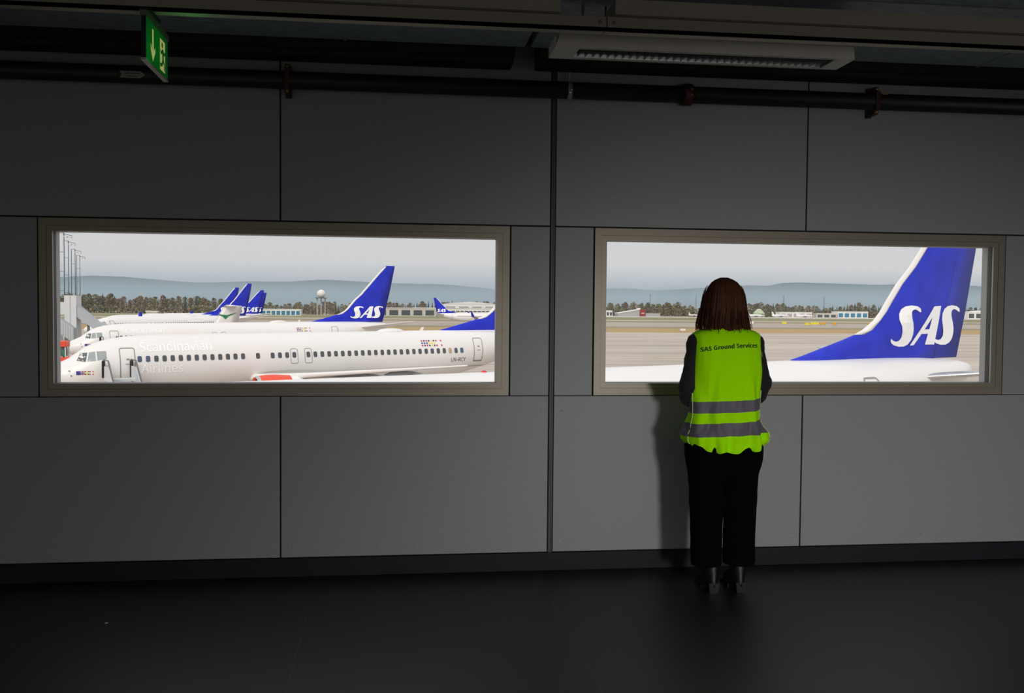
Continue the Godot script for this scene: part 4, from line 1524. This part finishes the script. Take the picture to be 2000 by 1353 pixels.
func spruce(seed_: int, cols: Array) -> ArrayMesh:
	var r := RandomNumberGenerator.new()
	r.seed = seed_
	var st := S()
	st.set_color(Color(.07, .06, .05))
	lathe(st, [[.014, 0.0], [.003, .95]], 5)
	for k in 26:
		var t := k / 25.0
		var y := lerpf(.06, .97, t)
		var rad := .17 * (1.0 - t) + .012
		var n := 11
		for i in n:
			var a := TAU * (i + r.randf()) / n
			var col: Color = cols[r.randi() % cols.size()]
			col = col * r.randf_range(.7, 1.25)
			st.set_color(Color(col.r, col.g, col.b))
			var l := rad * r.randf_range(.7, 1.15)
			var o := Vector3(sin(a), 0, cos(a))
			var side := Vector3(cos(a), 0, -sin(a)) * l * .33
			tri(st, Vector3(0, y + .035, 0), o * l * .7 + side + Vector3(0, y - .02, 0), o * l + Vector3(0, y - .045, 0))
			tri(st, Vector3(0, y + .035, 0), o * l + Vector3(0, y - .045, 0), o * l * .7 - side + Vector3(0, y - .02, 0))
	return done(st)

func build_trees() -> void:
	var lm := mat(Color.WHITE, .9)
	lm.vertex_color_use_as_albedo = true
	M.leaf = lm
	var brown := [Color(.29, .22, .15), Color(.33, .24, .15), Color(.25, .20, .14)]
	var olive := [Color(.25, .23, .135), Color(.28, .25, .14), Color(.20, .20, .125)]
	var ochre := [Color(.40, .31, .19), Color(.36, .28, .17), Color(.31, .27, .17)]
	var dark := [Color(.075, .11, .095), Color(.09, .125, .10), Color(.065, .095, .09)]
	var kinds := [
		[leafy(1, brown, .9, .20), "brown autumn birch in the tree belt beyond the airfield"], [leafy(2, brown, .8, .17), "brown autumn birch in the tree belt beyond the airfield"],
		[leafy(3, olive, 1.0, .24), "olive green broadleaf tree in the tree belt beyond the airfield"], [leafy(4, olive, 1.0, .21), "olive green broadleaf tree in the tree belt beyond the airfield"],
		[leafy(5, ochre, .9, .19), "ochre yellow birch in the tree belt beyond the airfield"], [leafy(6, ochre, .7, .22), "ochre yellow birch in the tree belt beyond the airfield"],
		[spruce(7, dark), "dark green spruce in the tree belt beyond the airfield"], [spruce(8, dark), "dark green spruce in the tree belt beyond the airfield"]]
	var top_l := [[-330, 12.0], [-284, 12.1], [-265, 12.3], [-256, 9.7], [-248, 12.0], [-241, 12.5], [-236, 9.0], [-231, 6.0], [-226, 10.0], [-221, 11.4], [-205, 12.5], [-194, 9.6], [-186, 14.4], [-178, 13.2], [-170, 12.4], [-162, 9.8], [-140, 7.7], [-118, 5.7], [-92, 5.0], [-78, 7.0], [-60, 7.1], [-51, 7.7], [-38, 5.5], [-4, 7.2], [12, 6.9], [21, 7.5], [39, 9.0], [62, 8.8], [105, 8.6]]
	var top_r := [[235, 12], [261, 12.1], [267, 13.4], [277, 9.8], [292, 11.8], [305, 12.5], [331, 10.3], [353, 11.7], [363, 8.1], [434, 8.7], [444, 10.1], [460, 12.1], [470, 12.8], [480, 10.4], [490, 13.0], [500, 8.0], [513, 9.4], [533, 9.0], [546, 6.5], [573, 11.2], [586, 13.9], [600, 11.5], [730, 8.8], [760, 8.8]]
	for q in [[top_l, -1012.0, -372.0, 122.0, 2.7], [top_r, -1160.0, 238.0, 756.0, 2.3]]:
		var x: float = q[2]
		var row := 0
		var last := [-1e9, -1e9, -1e9, -1e9]
		while x < q[3]:
			var xx: float = x
			x += q[4] * rng.randf_range(.6, 1.4)
			if q[1] < -1100.0 and xx > 372 and xx < 412: continue       # wholly behind the person
			row = (row + 1) % 4
			var z: float = q[1] - row * 15.0 - rng.randf() * 2.5
			var kk: float = 1.15 if q[1] > -1100.0 else 1.0       # the tables are given for 880 m and 1160 m
			var h := ((lerp_table(q[0], xx / kk, 1) - 1.53) * kk + 1.53 - APRON) * rng.randf_range(.74, 1.04)
			xx = maxf(xx, last[row] + .2 * h)
			last[row] = xx + .2 * h
			var p_dark := .10
			if q[1] > -1100.0:
				if xx > -150 and xx < 0: p_dark = .08
				if xx > 17: p_dark = .62
			else:
				if xx > 500: p_dark = .5
			var k := 6 + rng.randi() % 2
			if rng.randf() > p_dark:
				k = [0, 1, 2, 3, 4, 5][rng.randi() % 6]
				if q[1] > -1100.0 and xx < -100: k = [0, 1, 2, 3, 2, 0][rng.randi() % 6]
				if q[1] > -1100.0 and xx > -95 and xx < 0: k = [0, 4, 1, 4, 5, 0][rng.randi() % 6]
			var o := part("spruce_tree" if k > 5 else "birch_tree" if k in [0, 1, 4, 5] else "broadleaf_tree", kinds[k][0], M.leaf, self, Vector3(xx, APRON - .05, z), Basis(Vector3.UP, rng.randf() * TAU).scaled(Vector3(h * 1.08, h, h * 1.08)))
			tag(o, kinds[k][1], "tree", "trees of the belt beyond the airfield")
	# low scrub that closes the foot of the belt
	for q in [[-380.0, 125.0, -1003.0, "low brown scrub at the foot of the nearer tree belt", 5200, 8.0], [232.0, 765.0, -1150.0, "low brown scrub at the foot of the farther tree belt", 9000, 10.0]]:
		var st := S()
		var r := RandomNumberGenerator.new()
		r.seed = 77
		for i in int(q[4]):
			var c := Vector3(r.randf_range(q[0], q[1]), APRON + pow(r.randf(), 1.3) * float(q[5]), q[2] - r.randf() * 4.0)
			var b: Color = [brown[0], olive[0], brown[2], dark[1]][r.randi() % 4]
			b = b * r.randf_range(.6, 1.1)
			st.set_color(Color(b.r, b.g, b.b))
			var u := Vector3(r.randf_range(-1, 1), r.randf_range(-.6, .6), r.randf_range(-1, 1)) * 1.3
			var v := Vector3(r.randf_range(-.6, .6), r.randf_range(.6, 1.3), r.randf_range(-.6, .6))
			tri(st, c - u - v * .5, c + u - v * .5, c + v)
		var o := part("scrub", done(st), M.leaf, self)
		tag(o, q[3], "bushes")
		o.set_meta("kind", "stuff")

# ------------------------------------------------------------------ person
func nets(st: SurfaceTool, sdf: Callable, lo: Vector3, hi: Vector3, cell: float) -> void:
	var nx := int(ceil((hi.x - lo.x) / cell)) + 2
	var ny := int(ceil((hi.y - lo.y) / cell)) + 2
	var nz := int(ceil((hi.z - lo.z) / cell)) + 2
	var val := PackedFloat32Array()
	val.resize(nx * ny * nz)
	var B := 4
	for bz in range(0, nz, B):
		for by in range(0, ny, B):
			for bxx in range(0, nx, B):
				var c := lo + Vector3(bxx + 1.5, by + 1.5, bz + 1.5) * cell
				var dc: float = sdf.call(c)
				var far := absf(dc) > cell * 3.6
				for z in range(bz, mini(bz + B, nz)):
					for y in range(by, mini(by + B, ny)):
						for x in range(bxx, mini(bxx + B, nx)):
							val[(z * ny + y) * nx + x] = dc if far else float(sdf.call(lo + Vector3(x, y, z) * cell))
	var vert := {}
	for z in nz - 1:
		for y in ny - 1:
			for x in nx - 1:
				var i0 := (z * ny + y) * nx + x
				var neg := 0
				var v := [val[i0], val[i0 + 1], val[i0 + nx], val[i0 + nx + 1], val[i0 + nx * ny], val[i0 + nx * ny + 1], val[i0 + nx * ny + nx], val[i0 + nx * ny + nx + 1]]
				for q in v: if q < 0: neg += 1
				if neg == 0 or neg == 8: continue
				var sum := Vector3.ZERO
				var cnt := 0
				for e in [[0, 1], [2, 3], [4, 5], [6, 7], [0, 2], [1, 3], [4, 6], [5, 7], [0, 4], [1, 5], [2, 6], [3, 7]]:
					var a: float = v[e[0]]; var b: float = v[e[1]]
					if (a < 0) == (b < 0): continue
					var t := a / (a - b)
					var p := Vector3(e[0] & 1, (e[0] >> 1) & 1, e[0] >> 2); var w := Vector3(e[1] & 1, (e[1] >> 1) & 1, e[1] >> 2)
					sum += p.lerp(w, t)
					cnt += 1
				vert[i0] = lo + (Vector3(x, y, z) + sum / cnt) * cell
	var sx := 1; var sy := nx; var sz := nx * ny
	for z in range(1, nz - 1):
		for y in range(1, ny - 1):
			for x in range(1, nx - 1):
				var i := (z * ny + y) * nx + x
				var a := val[i] < 0
				for ax in 3:
					var s: int = [sx, sy, sz][ax]
					var b := val[i + s] < 0
					if a == b: continue
					var u: int = [sy, sz, sx][ax]; var w: int = [sz, sx, sy][ax]
					var q := [i - u - w, i - w, i, i - u]
					if not (vert.has(q[0]) and vert.has(q[1]) and vert.has(q[2]) and vert.has(q[3])): continue
					if a: quad(st, vert[q[0]], vert[q[1]], vert[q[2]], vert[q[3]])
					else: quad(st, vert[q[3]], vert[q[2]], vert[q[1]], vert[q[0]])

func bone_d(p: Vector3, b: Array) -> float:
	var a: Vector3 = b[0]; var e: Vector3 = b[1]
	var ab := e - a
	var t := clampf((p - a).dot(ab) / maxf(ab.length_squared(), 1e-8), 0.0, 1.0)
	return p.distance_to(a + ab * t) - lerpf(b[2], b[3], t)

func bones(p: Vector3, list: Array, k: float) -> float:
	var d := 1e9
	for b in list:
		var q := bone_d(p, b)
		if d > 1e8: d = q
		else:
			var h := maxf(k - absf(d - q), 0.0) / k
			d = minf(d, q) - h * h * k * .25
	return d

func ell(p: Vector3, c: Vector3, r: Vector3) -> float:
	var q := (p - c) / r
	return (q.length() - 1.0) * minf(r.x, minf(r.y, r.z))

func vest_ring(y: float) -> Vector2:
	# half width and half depth of the vest at a height
	var t := [[.78, .205, .150], [.83, .232, .160], [.86, .236, .160], [.90, .214, .150], [.95, .198, .140], [1.0, .192, .134], [1.06, .194, .130], [1.2, .193, .128], [1.30, .190, .122], [1.36, .190, .112], [1.395, .190, .098], [1.412, .182, .088], [1.424, .15, .08], [1.437, .10, .074], [1.45, .07, .066]]
	return Vector2(lerp_table(t, y, 1), lerp_table(t, y, 2))

func vest_point(a: float, y: float, off := 0.0) -> Vector3:
	# a = 0 at the middle of the back (+z), growing towards +x
	var h := vest_ring(y)
	var c := cos(a); var s := sin(a)
	var e := 2.0 / 2.6
	var x := h.x * signf(s) * pow(absf(s), e)
	var z := h.y * signf(c) * pow(absf(c), e)
	var low := clampf((1.34 - y) / .5, 0.0, 1.0)
	var f := noise.get_noise_3d(x * 13.0, y * 2.6, 3.0 if z > 0 else 9.0) * .02 + sin(x * 62.0 + y * 7.0) * .006 * low
	f += noise.get_noise_3d(x * 30.0, y * 22.0, z * 30.0 + 40.0) * .003
	if y < .92: f += sin(x * 95.0) * .006 * (.92 - y) / .12
	var n := Vector3(s * .5, 0, c).normalized()
	return Vector3(x, y, z) + n * (f * (.3 + low) + off)

func vest_band(y0: float, y1: float, slope: float, off: float, a0: float, a1: float, n: int, rows: int) -> ArrayMesh:
	var st := S(true)
	var grid := []
	for i in n + 1:
		var a := lerpf(a0, a1, i / float(n))
		var col := []
		for k in rows + 1:
			var y := lerpf(y0, y1, k / float(rows)) + slope * vest_ring(y0).x * sin(a)
			col.append(vest_point(a, y, off))
		grid.append(col)
	for i in n:
		for k in rows: quad(st, grid[i][k], grid[i + 1][k], grid[i + 1][k + 1], grid[i][k + 1])
	return done(st)

func build_person() -> void:
	var d := thing("person", "person in black with a yellow-green safety vest looking out of the window", "person", Vector3(1.815, 0, -5.13))
	# body, facing -z
	var hl := Vector3(-.035, .955, -.175); var hr := Vector3(.045, .955, -.18)
	var body := [
		[Vector3(-.01, 1.36, 0), Vector3(-.02, 1.50, -.012), .056, .05],
		[Vector3(-.12, 1.36, 0), Vector3(.12, 1.365, 0), .035, .035],
		[Vector3(-.08, 1.26, -.005), Vector3(.08, 1.26, -.005), .10, .10],
		[Vector3(-.06, 1.1, -.005), Vector3(.06, 1.1, -.005), .095, .095],
		[Vector3(-.075, .9, 0), Vector3(.075, .9, 0), .11, .11],
		[Vector3(-.09, .84, 0), Vector3(-.088, .47, .01), .085, .055], [Vector3(-.088, .47, .01), Vector3(-.074, .12, .035), .05, .024],
		[Vector3(.09, .84, 0), Vector3(.086, .47, .01), .085, .055], [Vector3(.086, .47, .01), Vector3(.078, .12, .035), .05, .024],
		[Vector3(-.074, .10, .03), Vector3(-.074, .05, -.10), .022, .02], [Vector3(.079, .10, .03), Vector3(.079, .05, -.10), .022, .02]]
	var arms := [
		[Vector3(-.15, 1.35, 0), Vector3(-.205, 1.12, .005), .036, .034], [Vector3(-.205, 1.12, .005), Vector3(-.10, .975, -.135), .035, .025],
		[Vector3(.15, 1.355, 0), Vector3(.20, 1.14, .005), .036, .034], [Vector3(.20, 1.14, .005), Vector3(.11, .975, -.14), .035, .025]]
	var all_b := body + arms
	var st := S(true)
	nets(st, func(p: Vector3) -> float: return bones(p, all_b, .035), Vector3(-.28, 0.0, -.2), Vector3(.28, 1.53, .16), .014)
	# head with features
	var hc := Vector3(-.02, 1.575, -.012)
	nets(st, func(p: Vector3) -> float:
		var e := ell(p, hc + Vector3(0, .02, .005), Vector3(.074, .092, .09))
		var jaw := ell(p, hc + Vector3(0, -.045, -.03), Vector3(.056, .062, .058))
		var k := .03
		var h := maxf(k - absf(e - jaw), 0.0) / k
		var q := minf(e, jaw) - h * h * k * .25
		q = minf(q, bones(p, [[hc + Vector3(0, .012, -.082), hc + Vector3(0, -.022, -.10), .006, .011], [hc + Vector3(-.045, .026, -.07), hc + Vector3(.045, .026, -.07), .011, .011], [hc + Vector3(-.02, -.052, -.078), hc + Vector3(.02, -.052, -.078), .009, .009]], .02))
		q = minf(q, minf(ell(p, hc + Vector3(-.077, -.005, .008), Vector3(.01, .03, .018)), ell(p, hc + Vector3(.077, -.005, .008), Vector3(.01, .03, .018))))
		return q, hc - Vector3(.1, .13, .13), hc + Vector3(.1, .13, .11), .006)
	# hands, folded in front: palm, four fingers and a thumb each
	for s in [-1.0, 1.0]:
		var w := Vector3(s * .105, .972, -.138)
		var pm: Vector3 = hl if s < 0 else hr
		var hand := [[w, w.lerp(pm, .55), .023, .026], [w.lerp(pm, .5) + Vector3(0, .014, 0), pm + Vector3(0, .016, 0), .016, .014], [w.lerp(pm, .5) - Vector3(0, .014, 0), pm - Vector3(0, .016, 0), .016, .014]]
		for f in 4:
			var b := pm + Vector3(s * .004, .024 - f * .016, -.004)
			var l: float = [.04, .046, .043, .034][f]
			var kn := b + Vector3(-s * l * .75, -.004, -.008)
			hand.append([b, kn, .0088, .0082])
			hand.append([kn, kn + Vector3(-s * l * .25, -.01, .026), .0082, .0072])
		var tb := w.lerp(pm, .35) + Vector3(0, .02, -.006)
		hand.append([tb, tb + Vector3(-s * .03, .022, -.012), .011, .0095])
		hand.append([tb + Vector3(-s * .03, .022, -.012), tb + Vector3(-s * .058, .02, -.01), .0095, .008])
		var hb: Array = hand
		nets(st, func(p: Vector3) -> float: return bones(p, hb, .006), w.min(pm) - Vector3(.075, .06, .06), w.max(pm) + Vector3(.075, .07, .05), .0045)
	part("body", done(st), M.skin, d)
	for s in [-1.0, 1.0]:
		st = S(true)
		sphere(st, hc + Vector3(s * .031, .006, -.082), Vector3(.012, .009, .009), 10, 6)
		part("eye", done(st), M.wall_white, d)
	# jumper
	var sleeve := [
		[Vector3(-.10, 1.385, .0), Vector3(-.165, 1.355, .0), .042, .046], [Vector3(-.165, 1.355, .0), Vector3(-.207, 1.12, .012), .047, .048], [Vector3(-.207, 1.12, .012), Vector3(-.19, 1.06, -.03), .05, .047], [Vector3(-.19, 1.06, -.03), Vector3(-.108, .985, -.128), .046, .036],
		[Vector3(.10, 1.39, .0), Vector3(.165, 1.355, .0), .042, .046], [Vector3(.165, 1.355, .0), Vector3(.203, 1.14, .012), .047, .048], [Vector3(.205, 1.14, .012), Vector3(.195, 1.07, -.03), .05, .047], [Vector3(.195, 1.07, -.03), Vector3(.118, .985, -.13), .046, .036],
		[Vector3(-.085, 1.3, 0), Vector3(.085, 1.3, 0), .095, .095], [Vector3(-.06, 1.1, 0), Vector3(.06, 1.1, 0), .105, .105], [Vector3(-.08, .92, 0), Vector3(.08, .92, 0), .115, .115], [Vector3(-.01, 1.39, .0), Vector3(-.015, 1.43, -.005), .068, .064]]
	st = S(true)
	nets(st, func(p: Vector3) -> float: return bones(p, sleeve, .03) + noise.get_noise_3d(p.x * 22.0, p.y * 30.0, p.z * 22.0) * .005, Vector3(-.30, .80, -.22), Vector3(.30, 1.49, .16), .012)
	part("jumper", done(st), M.jumper, d)
	# trousers, wide and straight
	var leg_l := [[Vector3(-.105, .78, 0), Vector3(-.098, .5, .01), .104, .0885], [Vector3(-.098, .5, .01), Vector3(-.0925, .05, .015), .0885, .083]]
	var leg_r := [[Vector3(.103, .78, 0), Vector3(.093, .5, .01), .104, .0885], [Vector3(.093, .5, .01), Vector3(.0905, .05, .015), .0885, .0855]]
	var hip := [[Vector3(-.09, .80, .005), Vector3(.09, .80, .005), .122, .122], [Vector3(-.08, .9, 0), Vector3(.08, .9, 0), .118, .118], [Vector3(-.1, .73, .01), Vector3(.1, .73, .01), .105, .105]]
	st = S(true)
	nets(st, func(p: Vector3) -> float:
		var l := minf(bones(p, leg_l, .02), bones(p, leg_r, .02))
		var h := bones(p, hip, .04)
		var k := .035
		var m := maxf(k - absf(l - h), 0.0) / k
		var q := minf(l, h) - m * m * k * .25 + noise.get_noise_3d(p.x * 18.0, p.y * 5.0, p.z * 18.0) * .005
		return maxf(maxf(q, .14 - p.y + p.x * .02), p.y - .97), Vector3(-.24, .11, -.17), Vector3(.24, 1.0, .17), .0115)
	part("trousers", done(st), M.trousers, d)
	# ankle boots with block heels
	for s in [-1.0, 1.0]:
		var x: float = -.072 if s < 0 else .079
		st = S(true)
		var rings := []
		for q in [[.25, .036, .040, .03], [.17, .040, .046, .036], [.12, .042, .055, .034], [.09, .042, .082, .008], [.065, .043, .115, -.022], [.038, .043, .128, -.034], [.02, .042, .127, -.034]]:
			var r := []
			for i in 16:
				var a := TAU * i / 16
				r.append(Vector3(x + q[1] * sin(a), q[0] + (.012 if cos(a) > .3 and q[0] < .07 else 0.0), q[3] + q[2] * cos(a)))
			rings.append(r)
		rings.reverse()
		loft(st, rings)
		var bt := part("boot", done(st), M.boot, d)
		st = S()
		loft(st, [[Vector3(x + .022, 0, .088), Vector3(x + .022, 0, .045), Vector3(x - .022, 0, .045), Vector3(x - .022, 0, .088)], [Vector3(x + .03, .055, .092), Vector3(x + .03, .055, .028), Vector3(x - .03, .055, .028), Vector3(x - .03, .055, .092)]])
		part("heel", done(st), M.boot, bt)
		st = S()
		bx(st, x - .036, x + .036, 0, .02, -.15, -.02)
		part("sole", done(st), M.boot, bt)
	# vest
	st = S(true)
	var ys := []
	for k in 46: ys.append(lerpf(.79, 1.45, k / 45.0))
	var grid := []
	for k in ys.size():
		var r := []
		for i in 121:
			var a := lerpf(-PI * .93, PI * .93, i / 120.0)
			var y: float = ys[k]
			var x := sin(a)
			if k < 6: y += (noise.get_noise_2d(x * 2.2, 2.0 if cos(a) > 0 else 5.0) * .03 - .006 + .026 * x * x) * (6 - k) / 6.0
			r.append(vest_point(a, y))
		grid.append(r)
	for k in ys.size() - 1:
		for i in 120: quad(st, grid[k][i], grid[k][i + 1], grid[k + 1][i + 1], grid[k + 1][i])
	var v := part("safety_vest", done(st), M.vest, d)
	var bk := part("reflective_band", vest_band(1.001 - .014, 1.039 + .010, .055, .0035, -PI * .9, PI * .9, 120, 4), M.tape, v)
	part("reflective_band", vest_band(.868 - .006, .926 + .006, .05, .0035, -PI * .9, PI * .9, 120, 5), M.tape, v)
	for s in [-1.0, 1.0]:
		st = S(true)
		var pts := []
		for k in 30: pts.append(vest_point(s * 1.30, lerpf(.81, 1.36, k / 29.0), .003))
		tube(st, pts, .0028, 6)
		part("side_piping", done(st), M.piping, v)
	# lettering across the shoulders
	var write := func(u: float, y: float) -> Vector3:
		var x := -.166 + u
		var yy := 1.318 + y + .012 * (1.0 - pow((x - .03) / .19, 2.0)) + x * .05
		var best := vest_point(asin(clampf(pow(absf(x) / vest_ring(yy).x, 1.3), 0.0, 1.0)) * signf(x), yy, .0035)
		return Vector3(x, yy, best.z)
	part("vest_text", text_mesh("SAS Ground Services", .312, write, true), M.vest_text, v)
	build_hair(d)

func build_hair(d: Node3D) -> void:
	var prof := [[1.712, .02, .02], [1.700, .052, .05], [1.685, .075, .074], [1.66, .097, .094], [1.62, .112, .108], [1.57, .120, .112], [1.52, .124, .108], [1.48, .130, .106], [1.45, .137, .110], [1.43, .138, .114], [1.41, .134, .116]]
	var st := S(true)
	var n := 132
	var grid := []
	var inner := []
	for i in n + 1:
		var a := lerpf(-1.9, 1.9, i / float(n))
		var col := []
		var icol := []
		var side := absf(a) / 1.9
		var tip := 1.432 + .012 * side + noise.get_noise_2d(i * .9, 3.0) * .012 + (.018 * noise.get_noise_2d(i * .21, 9.0))
		for k in 27:
			var t := k / 26.0
			var y := 1.712 - (1.712 - tip) * pow(t, 1.25)
			var w := 0.0; var dp := 0.0
			for q in prof.size() - 1:
				if y <= prof[q][0] and y >= prof[q + 1][0]:
					var f: float = (prof[q][0] - y) / (prof[q][0] - prof[q + 1][0])
					w = lerpf(prof[q][1], prof[q + 1][1], f); dp = lerpf(prof[q][2], prof[q + 1][2], f)
			var g := noise.get_noise_2d(i * .55, y * 2.0) * .0045 + noise.get_noise_2d(i * .16, y * 1.3 + 30.0) * .007
			g *= clampf(t * 2.5, 0.0, 1.0)
			g -= .013 * smoothstep(.75, 1.3, absf(a)) * clampf(t * 3.0, 0.0, 1.0)
			var c := Vector3(-.012 + .004 * t, y, -.008)
			var dir := Vector3(sin(a), 0, cos(a))
			col.append(c + Vector3(dir.x * (w + g), 0, dir.z * (dp + g)))
			icol.append(c + Vector3(dir.x * (w + g) * .8, -.004, dir.z * (dp + g) * .8))
		grid.append(col)
		inner.append(icol)
	for i in n:
		for k in 26:
			quad(st, grid[i][k + 1], grid[i + 1][k + 1], grid[i + 1][k], grid[i][k])
			if absf(lerpf(-1.9, 1.9, i / float(n))) < 1.0: quad(st, inner[i][k], inner[i + 1][k], inner[i + 1][k + 1], inner[i][k + 1])
	var hr := part("hair", done(st), M.hair, d)
	# loose locks at the ends
	var r := RandomNumberGenerator.new()
	r.seed = 4
	st = S(true)
	for k in 120:
		var a := r.randf_range(-2.2, 2.2)
		var dir := Vector3(sin(a), 0, cos(a))
		var o := r.randf_range(.96, 1.06)
		var y0 := r.randf_range(1.46, 1.56)
		var y1 := r.randf_range(1.405, 1.435)
		var fl := r.randf_range(-.004, .014) + (.02 * r.randf() if absf(a) > 1.2 else 0.0)
		var p0 := Vector3(-.012 + dir.x * .124 * o, y0, -.008 + dir.z * .107 * o)
		var p2 := Vector3(-.008 + dir.x * (.134 * o + fl), y1, -.008 + dir.z * (.112 * o + fl))
		var p1 := p0.lerp(p2, .6) + dir * .004
		var rr := r.randf_range(.0012, .003)
		loft(st, [ring(p0, rr * .6, 5, p1 - p0), ring(p1, rr, 5, p2 - p0), ring(p2, .0004, 5, p2 - p1)])
	part("loose_locks", done(st), M.hair, hr)
	# fine strands that thin out at the sides
	st = S(true)
	for k in 620:
		var sg := -1.0 if k % 2 else 1.0
		var a := sg * r.randf_range(.85, 1.95)
		var o := r.randf_range(-.013, .004)
		var y0 := r.randf_range(1.50, 1.672)
		var y1 := r.randf_range(1.415, 1.45)
		var wob := r.randf_range(-.05, .05)
		var rings := []
		for j in 6:
			var t := j / 5.0
			var y := lerpf(y0, y1, t)
			var w := 0.0; var dp := 0.0
			for q in prof.size() - 1:
				if y <= prof[q][0] and y >= prof[q + 1][0]:
					var f: float = (prof[q][0] - y) / (prof[q][0] - prof[q + 1][0])
					w = lerpf(prof[q][1], prof[q + 1][1], f); dp = lerpf(prof[q][2], prof[q + 1][2], f)
			var aa := a + wob * t
			var p := Vector3(-.012 + .004 * t + sin(aa) * (w + o), y, -.008 + cos(aa) * (dp + o))
			rings.append(ring(p, (.0009 if j < 5 else .0002), 4, Vector3(sin(a) * .2, -1, 0)))
		loft(st, rings, false)
	part("side_strands", done(st), M.hair, hr).set_meta("kind", "stuff")
